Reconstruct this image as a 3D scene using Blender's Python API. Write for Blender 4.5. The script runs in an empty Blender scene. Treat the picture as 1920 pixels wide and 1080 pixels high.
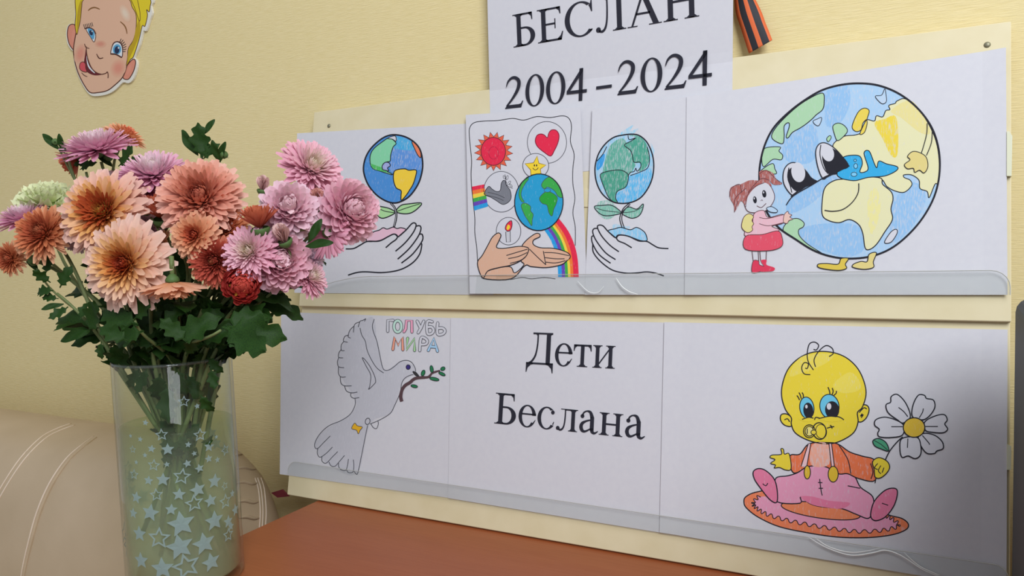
import bpy, bmesh, math, random
from math import sin, cos, pi, radians as R
from mathutils import Vector as V, Matrix as M
random.seed(7)
S = bpy.context.scene
COL = S.collection

# ------------------------------------------------------------------ camera, light, exposure
FPX, YAW, PITCH, ROLL, DIST = 1497.8, 0.49987, 0.074167, 0.033864, 0.85286
fwd = V((-sin(YAW) * cos(PITCH), cos(YAW) * cos(PITCH), -sin(PITCH)))
r0 = V((cos(YAW), sin(YAW), 0)); u0 = r0.cross(fwd)
RT = r0 * cos(ROLL) - u0 * sin(ROLL); UP = r0 * sin(ROLL) + u0 * cos(ROLL)
EYE = V((0, -DIST, 0))
cd = bpy.data.cameras.new('camera'); cam = bpy.data.objects.new('camera', cd); COL.objects.link(cam)
cd.sensor_width = 36; cd.lens = FPX * 36 / 1920; cd.clip_start = .02
mw = M((RT, UP, -fwd)).transposed().to_4x4(); mw.translation = EYE
cam.matrix_world = mw; S.camera = cam

W = bpy.data.worlds.new('world'); S.world = W; W.use_nodes = True
W.node_tree.nodes['Background'].inputs[0].default_value = (.86, .92, 1.0, 1)
W.node_tree.nodes['Background'].inputs[1].default_value = .39

def area(name, loc, target, sx, sy, power, col):
    ld = bpy.data.lights.new(name, 'AREA'); ld.shape = 'RECTANGLE'; ld.size = sx; ld.size_y = sy
    ld.energy = power; ld.color = col
    o = bpy.data.objects.new(name, ld); COL.objects.link(o); o.location = loc
    o.rotation_euler = (V(target) - V(loc)).to_track_quat('-Z', 'Y').to_euler()
area('window_daylight', (.82, -1.5, 1.2), (-.4, -.1, -.05), 0.8, 1.3, 34, (.93, .96, 1.0))
vs = S.view_settings
vs.view_transform = 'Standard'; vs.look = 'None'; vs.gamma = 1; vs.use_curve_mapping = False
vs.exposure = 0.36

# ------------------------------------------------------------------ helpers
def ray(px, py):
    return fwd + RT * ((px - 960) / FPX) - UP * ((py - 540) / FPX)
def on_plane(px, py, p0, n):
    d = ray(px, py); return EYE + d * ((p0 - EYE).dot(n) / d.dot(n))
def at(px, py, depth):
    return EYE + ray(px, py) * depth
BZT, BZM, BZB, BXL, BXR, LEAN, BY0 = .1648, -.0926, -.3348, -.7519, .0480, .18798, .012
TABLE_Z = -.3365
bn = V((0, -1, LEAN)).normalized()            # front normal of the leaning stand (pointing at the room)
bo = V((0, -BY0, BZT))
bup = V((0, LEAN, 1)).normalized()
def on_board(px, py, off=0.0):
    return on_plane(px, py, bo + bn * off, bn)
def on_wall(px, py, off=0.0):
    return on_plane(px, py, V((0, -off, 0)), V((0, -1, 0)))

def srgb(h):
    if isinstance(h, str):
        c = [int(h[i:i + 2], 16) / 255 for i in (0, 2, 4)]
    else:
        c = h
    return tuple(x / 12.92 if x <= .04045 else ((x + .055) / 1.055) ** 2.4 for x in c) + (1,)

def newmat(name, col, rough=.6, spec=.3):
    m = bpy.data.materials.new(name); m.use_nodes = True
    b = m.node_tree.nodes['Principled BSDF']
    b.inputs['Base Color'].default_value = srgb(col); b.inputs['Roughness'].default_value = rough
    b.inputs['Specular IOR Level'].default_value = spec
    return m
def N(m, t, **k):
    n = m.node_tree.nodes.new(t)
    for a, b in k.items():
        setattr(n, a, b)
    return n
def L(m, a, b): m.node_tree.links.new(a, b)
def bsdf(m): return m.node_tree.nodes['Principled BSDF']
def coords(m, scale, rot=(0, 0, 0), out='Object'):
    t = N(m, 'ShaderNodeTexCoord'); mp = N(m, 'ShaderNodeMapping')
    mp.inputs['Scale'].default_value = scale; mp.inputs['Rotation'].default_value = rot
    L(m, t.outputs[out], mp.inputs[0]); return mp.outputs[0]
def noise(m, vec, scale, detail=3, rough=.5):
    n = N(m, 'ShaderNodeTexNoise'); n.inputs['Scale'].default_value = scale; n.inputs['Detail'].default_value = detail
    n.inputs['Roughness'].default_value = rough
    L(m, vec, n.inputs['Vector']); return n.outputs['Fac']
def ramp(m, fac, stops):
    r = N(m, 'ShaderNodeValToRGB'); e = r.color_ramp.elements
    while len(e) < len(stops): e.new(.5)
    for i, (p, c) in enumerate(stops):
        e[i].position = p; e[i].color = c
    L(m, fac, r.inputs[0]); return r.outputs[0]
def bump(m, fac, strength, dist):
    b = N(m, 'ShaderNodeBump'); b.inputs['Strength'].default_value = strength; b.inputs['Distance'].default_value = dist
    L(m, fac, b.inputs['Height']); L(m, b.outputs[0], bsdf(m).inputs['Normal'])
def g(v): return (v, v, v, 1)

def mesh_obj(name, verts, faces, mats, parent=None, mi=None, smooth=False, origin=None, cols=None):
    me = bpy.data.meshes.new(name)
    o3 = V(origin) if origin is not None else V((0, 0, 0))
    me.from_pydata([tuple(V(v) - o3) for v in verts], [], faces)
    for m in (mats if isinstance(mats, (list, tuple)) else [mats]): me.materials.append(m)
    if mi: me.polygons.foreach_set('material_index', mi)
    if smooth: me.polygons.foreach_set('use_smooth', [True] * len(me.polygons))
    if cols:
        ca = me.color_attributes.new('Col', 'FLOAT_COLOR', 'POINT')
        ca.data.foreach_set('color', [x for c in cols for x in c])
    me.update()
    o = bpy.data.objects.new(name, me); COL.objects.link(o)
    if parent is not None:
        o.parent = parent
        o.location = o3 - V(parent['_w']) if '_w' in parent else o3
    else:
        o.location = o3
    return o
def bm_obj(name, bm, mats, parent=None, origin=None, smooth=False):
    me = bpy.data.meshes.new(name)
    o3 = V(origin) if origin is not None else V((0, 0, 0))
    bmesh.ops.translate(bm, verts=bm.verts, vec=-o3)
    bm.to_mesh(me); bm.free()
    for m in (mats if isinstance(mats, (list, tuple)) else [mats]): me.materials.append(m)
    if smooth: me.polygons.foreach_set('use_smooth', [True] * len(me.polygons))
    o = bpy.data.objects.new(name, me); COL.objects.link(o)
    if parent is not None:
        o.parent = parent; o.location = o3 - V(parent['_w']) if '_w' in parent else o3
    else:
        o.location = o3
    return o
def tag(o, label=None, cat=None, group=None, kind=None):
    if label: o['label'] = label
    if cat: o['category'] = cat
    if group: o['group'] = group
    if kind: o['kind'] = kind
    return o
def root(name, loc, label, cat, group=None):
    o = bpy.data.objects.new(name, None); COL.objects.link(o); o.location = loc; o['_w'] = tuple(loc)
    o.empty_display_size = .02
    return tag(o, label, cat, group)
def as_parent(o, loc):
    o['_w'] = tuple(loc); return o

def box_bm(lo, hi, bev=0, seg=2, frame=None):
    bm = bmesh.new(); bmesh.ops.create_cube(bm, size=1)
    lo, hi = V(lo), V(hi)
    for v in bm.verts:
        v.co = V((lo[i] + (v.co[i] + .5) * (hi[i] - lo[i]) for i in range(3)))
    if bev: bmesh.ops.bevel(bm, geom=bm.edges[:], offset=bev, segments=seg, profile=.5, affect='EDGES')
    if frame is not None: bmesh.ops.transform(bm, matrix=frame, verts=bm.verts)
    return bm
def tube(pts, rad, n=6, cap=True):
    """verts, faces of a tube; rad float or list"""
    vs_, fs = [], []
    k = len(pts); pts = [V(p) for p in pts]
    ref = None
    for i, p in enumerate(pts):
        t = (pts[min(i + 1, k - 1)] - pts[max(i - 1, 0)]).normalized()
        if ref is None:
            ref = V((0, 0, 1)) if abs(t.z) < .9 else V((1, 0, 0))
        a = (ref - t * ref.dot(t)).normalized(); ref = a; b = t.cross(a)
        r = rad[i] if isinstance(rad, (list, tuple)) else rad
        for j in range(n):
            q = 2 * pi * j / n
            vs_.append(p + a * (r * cos(q)) + b * (r * sin(q)))
    for i in range(k - 1):
        for j in range(n):
            fs.append((i * n + j, i * n + (j + 1) % n, (i + 1) * n + (j + 1) % n, (i + 1) * n + j))
    if cap:
        fs.append(tuple(range(n - 1, -1, -1))); fs.append(tuple((k - 1) * n + j for j in range(n)))
    return vs_, fs
def lathe(prof, n=32, c=(0, 0, 0)):
    vs_, fs = [], []
    c = V(c)
    for r, z in prof:
        for j in range(n):
            vs_.append(c + V((r * cos(2 * pi * j / n), r * sin(2 * pi * j / n), z)))
    for i in range(len(prof) - 1):
        for j in range(n):
            fs.append((i * n + j, i * n + (j + 1) % n, (i + 1) * n + (j + 1) % n, (i + 1) * n + j))
    return vs_, fs
def smooth_path(p, closed=False, sub=5):
    p = [V((a[0], a[1])) for a in p]
    n = len(p)
    if n < 3: return p
    out = []
    for i in range(n if closed else n - 1):
        p0 = p[(i - 1) % n] if closed or i > 0 else p[0]
        p1 = p[i]; p2 = p[(i + 1) % n]
        p3 = p[(i + 2) % n] if closed or i + 2 < n else p[-1]
        for s in range(sub):
            t = s / sub
            out.append(.5 * ((2 * p1) + (p2 - p0) * t + (2 * p0 - 5 * p1 + 4 * p2 - p3) * t * t + (3 * p1 - p0 - 3 * p2 + p3) * t ** 3))
    if not closed: out.append(p[-1])
    return out
def ell(cx, cy, rx, ry, rot=0, n=28):
    c, s = cos(R(rot)), sin(R(rot))
    return [(cx + rx * cos(2 * pi * i / n) * c - ry * sin(2 * pi * i / n) * s, cy + rx * cos(2 * pi * i / n) * s + ry * sin(2 * pi * i / n) * c) for i in range(n)]

class Draw:
    """collects flat ink / crayon shapes lying on one sheet and links them as ONE mesh (a print on the paper)"""
    def __init__(s, frame, pt, off, lift=None):
        s.f = frame; s.pt = pt; s.off = off; s.lift = lift; s.k = 0; s.v = []; s.fc = []; s.mi = []; s.m = []
    def mat(s, m):
        if m not in s.m: s.m.append(m)
        return s.m.index(m)
    def w(s, p):
        ox, oy, sc = s.f
        q = s.pt(p[0] / sc + ox, p[1] / sc + oy, s.off + s.k * 8e-6)
        return q + s.lift(q) if s.lift else q
    def fill(s, pts, m, smooth=True, sub=4):
        s.k += 1
        q = smooth_path(pts, True, sub) if smooth else pts
        b = len(s.v); s.v += [s.w(p) for p in q]; s.fc.append(tuple(range(b, b + len(q)))); s.mi.append(s.mat(m))
    def line(s, pts, m, wd=5, closed=False, smooth=True, sub=5, taper=False):
        s.k += 1
        q = smooth_path(pts, closed, sub) if smooth else [V((a[0], a[1])) for a in pts]
        n = len(q); b = len(s.v)
        for i in range(n):
            if closed: t = q[(i + 1) % n] - q[(i - 1) % n]
            else: t = q[min(i + 1, n - 1)] - q[max(i - 1, 0)]
            if t.length < 1e-6: t = V((1, 0))
            t.normalize(); nn = V((-t.y, t.x))
            ww = wd[min(int(i / max(n - 1, 1) * (len(wd) - 1) + .5), len(wd) - 1)] if isinstance(wd, (list, tuple)) else wd
            if taper: ww = wd * (.35 + .65 * sin(pi * (.12 + .76 * i / max(n - 1, 1))))
            ww *= 1.14; s.v.append(s.w(q[i] + nn * ww / 2)); s.v.append(s.w(q[i] - nn * ww / 2))
        mi = s.mat(m)
        for i in range(n if closed else n - 1):
            j = (i + 1) % n
            s.fc.append((b + 2 * i, b + 2 * i + 1, b + 2 * j + 1, b + 2 * j)); s.mi.append(mi)
    def both(s, pts, mf, ml, wd=5, smooth=True):
        s.fill(pts, mf, smooth); s.line(pts, ml, wd, True, smooth)
    def build(s, name, parent, label=None):
        c = sum(s.v, V((0, 0, 0))) / len(s.v)
        o = mesh_obj(name, s.v, s.fc, s.m, parent, s.mi, origin=c)
        if label: o['label'] = label
        return o

# ------------------------------------------------------------------ materials
def wallpaper():
    m = newmat('pale_yellow_wallpaper', 'E9D6A4', .75, .15)
    f = noise(m, coords(m, (9, 9, 130)), 6, 4, .6)
    f2 = noise(m, coords(m, (2, 2, 3)), 2, 2)
    mx = N(m, 'ShaderNodeMix', data_type='RGBA'); mx.inputs[0].default_value = .3
    L(m, ramp(m, f, [(.3, srgb('DFCC92')), (.7, srgb('ECDBAA'))]), mx.inputs[6])
    L(m, ramp(m, f2, [(.3, srgb('E5D39C')), (.7, srgb('EADAA8'))]), mx.inputs[7])
    L(m, mx.outputs[2], bsdf(m).inputs['Base Color'])
    bump(m, f, .35, .002)
    return m
def paper():
    m = newmat('white_paper', 'E6E5EA', .8, .15)
    f = noise(m, coords(m, (60, 60, 60)), 3, 2)
    L(m, ramp(m, f, [(.3, srgb('CFCED4')), (.7, srgb('D2D1D6'))]), bsdf(m).inputs['Base Color'])
    return m
def wood():
    m = newmat('orange_brown_laminate', 'B9683C', .38, .4)
    f = noise(m, coords(m, (3, 60, 60)), 5, 5, .65)
    f2 = noise(m, coords(m, (1.5, 9, 9)), 4, 3)
    mx = N(m, 'ShaderNodeMix', data_type='RGBA'); mx.inputs[0].default_value = .45
    L(m, ramp(m, f, [(.3, srgb('8E4622')), (.7, srgb('9E5833'))]), mx.inputs[6])
    L(m, ramp(m, f2, [(.3, srgb('904A27')), (.7, srgb('9A522D'))]), mx.inputs[7])
    L(m, mx.outputs[2], bsdf(m).inputs['Base Color'])
    return m
def cream():
    m = newmat('cream_painted_board', 'EFE5BC', .55, .3)
    f = noise(m, coords(m, (8, 8, 8)), 4, 3)
    L(m, ramp(m, f, [(.3, srgb('DACDA6')), (.7, srgb('E0D4B0'))]), bsdf(m).inputs['Base Color'])
    return m
def leather():
    m = newmat('beige_leather', 'CDB7A0', .55, .3)
    f = noise(m, coords(m, (1, 1, 1)), 220, 3)
    f2 = noise(m, coords(m, (1, 1, 1)), 9, 3)
    L(m, ramp(m, f2, [(.3, srgb('BAA486')), (.7, srgb('C5AF92'))]), bsdf(m).inputs['Base Color'])
    bump(m, f, .12, .001)
    return m
def crayon(name, col, ang=35, cover=.5, paper_col='CFCFD6'):
    m = newmat(name, col, .75, .1)
    f = noise(m, coords(m, (900, 900, 45), (0, R(ang), 0)), 1.0, 3, .6)
    lo = .62 - cover * .45
    r = ramp(m, f, [(lo - .16, srgb(paper_col)), (lo + .14, srgb(col))])
    L(m, r, bsdf(m).inputs['Base Color'])
    return m
def flat(name, col, rough=.7): return newmat(name, col, rough, .15)
def vcol(name, trans=.3, rough=.55):
    m = newmat(name, 'FFFFFF', rough, .2)
    a = N(m, 'ShaderNodeVertexColor', layer_name='Col')
    L(m, a.outputs[0], bsdf(m).inputs['Base Color'])
    tr = N(m, 'ShaderNodeBsdfTranslucent'); L(m, a.outputs[0], tr.inputs[0])
    mx = N(m, 'ShaderNodeMixShader'); mx.inputs[0].default_value = trans
    out = m.node_tree.nodes['Material Output']
    L(m, bsdf(m).outputs[0], mx.inputs[1]); L(m, tr.outputs[0], mx.inputs[2]); L(m, mx.outputs[0], out.inputs[0])
    return m
def schlick(m, f0, top=.75):
    lw = N(m, 'ShaderNodeLayerWeight'); lw.inputs[0].default_value = .5
    pw = N(m, 'ShaderNodeMath', operation='POWER'); pw.inputs[1].default_value = 4.5
    L(m, lw.outputs['Facing'], pw.inputs[0])
    ma = N(m, 'ShaderNodeMath', operation='MULTIPLY_ADD'); ma.inputs[1].default_value = top; ma.inputs[2].default_value = f0
    L(m, pw.outputs[0], ma.inputs[0]); return ma.outputs[0]
def clear(name, tint, ior=1.45, rough=.03, milky=0, milk='DDE3E0'):
    """thin clear sheet: passes light straight, reflects by Fresnel"""
    m = bpy.data.materials.new(name); m.use_nodes = True; nt = m.node_tree; nt.nodes.remove(bsdf(m))
    t = N(m, 'ShaderNodeBsdfTransparent'); t.inputs[0].default_value = srgb(tint)
    gl = N(m, 'ShaderNodeBsdfGlossy'); gl.inputs['Roughness'].default_value = rough
    fr = schlick(m, ((ior - 1) / (ior + 1)) ** 2)
    body = t.outputs[0]
    if milky:
        d = N(m, 'ShaderNodeBsdfDiffuse'); d.inputs[0].default_value = srgb(milk)
        tl = N(m, 'ShaderNodeBsdfTranslucent'); tl.inputs[0].default_value = srgb(milk)
        dm = N(m, 'ShaderNodeMixShader'); dm.inputs[0].default_value = .5
        L(m, d.outputs[0], dm.inputs[1]); L(m, tl.outputs[0], dm.inputs[2])
        mm = N(m, 'ShaderNodeMixShader'); mm.inputs[0].default_value = milky
        L(m, t.outputs[0], mm.inputs[1]); L(m, dm.outputs[0], mm.inputs[2]); body = mm.outputs[0]
    mx = N(m, 'ShaderNodeMixShader'); L(m, fr, mx.inputs[0])
    L(m, body, mx.inputs[1]); L(m, gl.outputs[0], mx.inputs[2])
    L(m, mx.outputs[0], nt.nodes['Material Output'].inputs[0])
    return m

WALLP, PAPER, WOOD, CREAM, LEATHER = wallpaper(), paper(), wood(), cream(), leather()
INK = flat('black_ink', '26262E'); INKT = flat('grey_ink', '4A4A52'); TEXT = flat('printed_text', '2C2C36')
BROWNINK = flat('brown_ink', '5A3428')
WHITE = flat('white_print', 'CFCFD6')

# ------------------------------------------------------------------ room
w = mesh_obj('wall_back', *(lambda b: (b[0], b[1]))(([(-2.6, 0, -1.08), (2.2, 0, -1.08), (2.2, 0, 1.6), (-2.6, 0, 1.6), (-2.6, .12, -1.08), (2.2, .12, -1.08), (2.2, .12, 1.6), (-2.6, .12, 1.6)],
    [(0, 1, 2, 3), (5, 4, 7, 6), (4, 0, 3, 7), (1, 5, 6, 2), (3, 2, 6, 7), (4, 5, 1, 0)])), WALLP)
tag(w, kind='structure', label='pale yellow wall with finely ribbed wallpaper')
fl = newmat('brown_linoleum', '9A7A5C', .5); ff = noise(fl, coords(fl, (2, 14, 2)), 4, 4)
L(fl, ramp(fl, ff, [(.3, srgb('8C6B4E')), (.7, srgb('A5876A'))]), bsdf(fl).inputs['Base Color'])
f = bm_obj('floor', box_bm((-2.6, -3, -1.16), (2.2, .12, -1.08)), fl)
tag(f, kind='structure')

# ------------------------------------------------------------------ table
tb = root('table', (-.05, -.3, -1.08), 'orange-brown wooden table carrying the vase and the leaning display', 'table')
TX0 = -.703
bm_obj('tabletop', box_bm((TX0, -.64, TABLE_Z - .026), (.75, -.004, TABLE_Z), .0025), WOOD, tb)
bm_obj('side_panel', box_bm((TX0 + .03, -.60, -1.08), (TX0 + .052, -.03, TABLE_Z - .026), .001), WOOD, tb)
bm_obj('side_panel', box_bm((.698, -.60, -1.08), (.72, -.03, TABLE_Z - .026), .001), WOOD, tb)
bm_obj('back_panel', box_bm((TX0 + .052, -.06, -.75), (.698, -.042, TABLE_Z - .026), .001), WOOD, tb)

# ------------------------------------------------------------------ sofa
so = root('sofa', (-1.5, -.4, -1.08), 'beige leather sofa with rounded back and stitched seams at lower left', 'sofa')
def sect(x, grow=0.0):
    """rounded cross-section of the sofa back at x; shrinks into a round right end"""
    e = max(0, (x + .93) / .150); e = min(e, 1)
    k = math.sqrt(max(0, 1 - e ** 2.2))
    zt = -.271 - .125 * (1 - k) - .004 * e
    hy = .125 * (.30 + .70 * k) if e < 1 else .02
    pts = []
    for i in range(28):
        q = 2 * pi * i / 28
        cx, sz = cos(q), sin(q)
        a = math.copysign(abs(cx) ** .62, cx); b = math.copysign(abs(sz) ** .62, sz)
        zc = (zt - .80) / 2; hz = (zt + .80) / 2
        pts.append(V((x, -.145 + a * (hy + grow), zc + b * (hz + grow))))
    return pts
xs = [-2.4, -2.0, -1.6, -1.4, -1.25, -1.1, -1.0, -.95, -.92, -.90, -.88, -.86, -.84, -.825, -.81, -.798, -.789, -.783, -.7805]
vs_, fs = [], []
for i, x in enumerate(xs):
    vs_ += sect(x)
    if i:
        for j in range(28):
            a = (i - 1) * 28
            fs.append((a + j, a + (j + 1) % 28, a + 28 + (j + 1) % 28, a + 28 + j))
fs.append(tuple(range(27, -1, -1))); fs.append(tuple((len(xs) - 1) * 28 + j for j in range(28)))
mesh_obj('backrest', [v - V((0, 0, 0)) for v in vs_], fs, LEATHER, so, smooth=True, origin=(-1.5, -.145, -.5))
THREAD = flat('pale_thread', 'E4D2BF')
from mathutils.bvhtree import BVHTree
bvh = BVHTree.FromPolygons(vs_, fs)
def on_sofa(px, py, up=.0008):
    h = bvh.ray_cast(EYE, ray(px, py).normalized())
    if h[0] is None: return None
    return h[0] - ray(px, py).normalized() * up
def seam(pts, rad, mat, name='seam', tap=False, up=.0005):
    p = [q for q in (on_sofa(a.x, a.y, up) for a in smooth_path(pts, False, 5)) if q is not None]
    if len(p) < 3: return
    n = len(p); rr = [rad * (.25 + .75 * sin(pi * (i + .5) / n)) for i in range(n)] if tap else rad
    a, b = tube(p, rr, 5); mesh_obj(name, a, b, mat, so, smooth=True, origin=p[n // 2])
S1 = [(140, 797), (110, 808), (81, 825), (45, 862), (12, 911), (-12, 955)]
S2 = [(176, 817), (150, 836), (122, 862), (92, 907), (69, 960), (53, 1017), (41, 1070), (34, 1120)]
seam(S1, .0010, THREAD); seam([(a - 7, b - 3) for a, b in S1], .0010, THREAD); seam(S2, .0013, THREAD, 'seam', True)
seam([(a + 5, b + 3) for a, b in S2], .0030, LEATHER, 'welt', True)
for dx in (0, 5, 11): seam([(478 + dx, 896), (484 + dx, 915), (487 + dx, 940), (488 + dx, 965), (486 + dx, 995)], .0009, THREAD)
for yy, x0 in ((853, 440), (878, 443), (905, 444), (940, 446), (970, 448)):
    seam([(x0, yy + 1), (x0 + 14, yy - 1), (x0 + 28, yy + 2), (x0 + 38, yy + 1)], .0026, LEATHER, 'pucker', True, .0002)
bm_obj('seat_cushion', box_bm((-2.35, -.92, -.80), (-.80, -.20, -.645), .05, 4), LEATHER, so, smooth=True, origin=(-1.5, -.5, -.72))
bm_obj('base', box_bm((-2.38, -.90, -1.06), (-.79, -.03, -.79), .02, 3), LEATHER, so, origin=(-1.5, -.5, -.9))
RED = newmat('dark_red_cloth', '7A3038', .8)
tp = [on_wall(*q, .07) for q in ((508, 924), (528, 918), (541, 931), (520, 933))]
vv = tp + [p + V((.001, .002, .0)) for p in tp]
mesh_obj('fabric_tag', vv, [(0, 1, 2, 3), (7, 6, 5, 4), (0, 4, 5, 1), (1, 5, 6, 2), (2, 6, 7, 3), (3, 7, 4, 0)], RED, so, origin=tp[0])['label'] = 'small dark red cloth tag on the sofa end'

# ------------------------------------------------------------------ display stand
st = root('display_stand', (-.35, -.09, TABLE_Z), 'cream two-tier display board leaning on the wall behind the table edge', 'display board')
BF = M(((1, 0, 0), tuple(bup), tuple(bn))).transposed().to_4x4(); BF.translation = bo   # x, up the board, out of the board
def hgt(z): return (z - BZT) * math.sqrt(1 + LEAN ** 2)
bm_obj('upper_board', box_bm((BXL, hgt(BZM) - .001, -.004), (BXR, 0, .005), .0008, 1, BF), CREAM, st, origin=bo)
bm_obj('lower_board', box_bm((BXL, hgt(BZB), -.006), (BXR - .0005, hgt(BZM) + .004, -.0008), .0008, 1, BF), CREAM, st, origin=bo + bup * hgt(BZB))
UO, LO = .005, -.0008          # face offsets of the two boards
PLASTIC = clear('clear_pocket_plastic', 'FBFCFB', 1.35, .12, .03)
PEDGE = newmat('plastic_edge', 'B9BBB6', .3)
def strip(pix, off, rads):
    """clear plastic pocket: px corners bl, br, tr, tl, rounded top corners"""
    bl, br, tr, tl = [on_board(*q, off) for q in pix]
    def corner(a, c, b, r):
        d1 = (a - c).normalized(); d2 = (b - c).normalized()
        return [c + d1 * r * (1 - sin(t)) + d2 * r * (1 - cos(t)) for t in [pi / 2 * k / 5 for k in range(6)]]
    ring = [bl, br] + corner(br, tr, tl, rads[1]) + corner(tr, tl, bl, rads[0])
    n = len(ring); vv = ring + [p + bn * .0012 for p in ring]
    ff = [tuple(range(n - 1, -1, -1)), tuple(range(n, 2 * n))] + [(i, (i + 1) % n, n + (i + 1) % n, n + i) for i in range(n)]
    o = mesh_obj('pocket_strip', vv, ff, PLASTIC, st, origin=(bl + tr) / 2); o['label'] = 'clear plastic pocket strip'
    as_parent(o, (bl + tr) / 2)
    e = [p + bn * .0012 for p in ring[1:] + ring[:1]]
    a, b = tube(e, .00035, 4); mesh_obj('edge', a, b, PEDGE, o, origin=e[3])
    return o
up_strip = strip([(572, 550), (1894, 553), (1894, 507), (640, 519)], UO + .0062, (.045, .014))
lo_strip = strip([(541, 889.5), (1891, 1106), (1891, 1062), (541, 864)], LO + .0040, (.014, .010))
GLARE = newmat('plastic_glare', 'EEF1EF', .15, .6)  # light reflections on the bent pocket plastic, put in as pale thin tubes
def glare_streak(pts, off, par, rad=.0007):
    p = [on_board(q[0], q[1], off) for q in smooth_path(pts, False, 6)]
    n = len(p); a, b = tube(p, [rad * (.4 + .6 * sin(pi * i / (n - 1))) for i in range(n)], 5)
    mesh_obj('glare_streak', a, b, GLARE, par, smooth=True, origin=p[0])['label'] = 'pale raised streak imitating a reflection on the plastic'
glare_streak([(1516, 1007), (1550, 1027), (1595, 1041), (1635, 1037), (1660, 1032), (1690, 1042), (1730, 1068), (1765, 1082)], LO + .0052, lo_strip)
glare_streak([(1528, 1008), (1556, 1026), (1600, 1036), (1650, 1028)], LO + .0052, lo_strip, .0005)
glare_streak([(1695, 1036), (1725, 1062), (1765, 1080)], LO + .0052, lo_strip, .0005)
glare_streak([(1155, 521), (1166, 537), (1180, 547), (1196, 552)], UO + .0074, up_strip, .0006)
glare_streak([(1083, 527), (1102, 546), (1120, 549), (1132, 537)], UO + .0074, up_strip, .0005)
GREY = newmat('screw_steel', '8E8A74', .5); GREY.node_tree.nodes['Principled BSDF'].inputs['Metallic'].default_value = .6
for px, py in ((617, 236), (1851, 84)):
    c = on_board(px, py, UO)
    mm = BF.copy(); mm.translation = c
    a, b = lathe([(0, .0014), (.0018, .0013), (.0026, .0006), (.0028, 0)], 12)
    mesh_obj('screw', [mm @ v for v in a], b, GREY, st, smooth=True, origin=c)
CLIPM = newmat('translucent_clip', 'D8D8BC', .3, .5)
for pix, off in (([(1887, 332), (1896, 332), (1897.5, 258), (1892, 249), (1887, 249)], UO), ([(1887, 880), (1895, 880), (1895.5, 836), (1887, 832)], LO)):
    q = [on_board(*p, off + .0001) for p in pix]; n = len(q)
    vv = q + [p + bn * .0045 for p in q]
    ff = [tuple(range(n)), tuple(range(2 * n - 1, n - 1, -1))] + [(i, (i + 1) % n, n + (i + 1) % n, n + i) for i in range(n)]
    mesh_obj('edge_clip', vv, ff, CLIPM, st, origin=q[0])
# raised rail seen in the gap between two sheets
q = [on_board(*p, UO + .0001) for p in ((1088, 388), (1125, 389), (1125, 356), (1088, 355))]
vv = q + [p + bn * .0012 for p in q]
mesh_obj('rail', vv, [(0, 1, 2, 3), (7, 6, 5, 4), (0, 4, 5, 1), (1, 5, 6, 2), (2, 6, 7, 3), (3, 7, 4, 0)], CREAM, st, origin=q[0])

# ------------------------------------------------------------------ sheets of paper
CURL = {}
def sheet(name, pix, pt, off, label, cat='paper', lift=None, nx=16, ny=12):
    """a sheet: px corners tl, tr, br, bl on its own plane; lift(u,v) curls it (metres)"""
    tl, tr, br, bl = [pt(*q, off) for q in pix]
    c = (tl + tr + br + bl) / 4
    nrm = (tr - tl).cross(tl - bl).normalized()
    vv, ff = [], []
    for side in (0, 1):
        for j in range(ny + 1):
            for i in range(nx + 1):
                u, v = i / nx, j / ny
                p = (tl * (1 - u) + tr * u) * (1 - v) + (bl * (1 - u) + br * u) * v
                h = lift(min(1, max(0, (p - tl).dot(tr - tl) / (tr - tl).length_squared)), v) if lift else 0
                vv.append(p + nrm * (h - side * .00022))
    K = (nx + 1) * (ny + 1)
    for j in range(ny):
        for i in range(nx):
            a = j * (nx + 1) + i
            ff.append((a, a + nx + 1, a + nx + 2, a + 1)); ff.append((K + a, K + a + 1, K + a + nx + 2, K + a + nx + 1))
    per = [i for i in range(nx)] + [nx + j * (nx + 1) for j in range(ny)] + [ny * (nx + 1) + nx - i for i in range(nx)] + [(ny - j) * (nx + 1) for j in range(ny)]
    for i in range(len(per)):
        a, b = per[i], per[(i + 1) % len(per)]
        ff.append((a, b, K + b, K + a))
    o = mesh_obj(name, vv, ff, PAPER, None, origin=c)
    if lift:
        ex, ey = tr - tl, bl - tl
        CURL[o.name] = lambda q: nrm * lift(min(1, max(0, (q - tl).dot(ex) / ex.length_squared)), min(1, max(0, (q - tl).dot(ey) / ey.length_squared)))
    return tag(as_parent(o, c), label, cat)
def title_pt(px, py, off):
    """the title sheet hangs flat on the wall side and drapes over the top edge of the stand"""
    p = on_wall(px, py, .0176 + off)
    if p.z > BZT: return p
    return on_board(px, py, UO + .0003 + off * 1.0)
def edge(u, a, k):      # curl near an edge
    return k * max(0, 1 - u / a) ** 2

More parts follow.
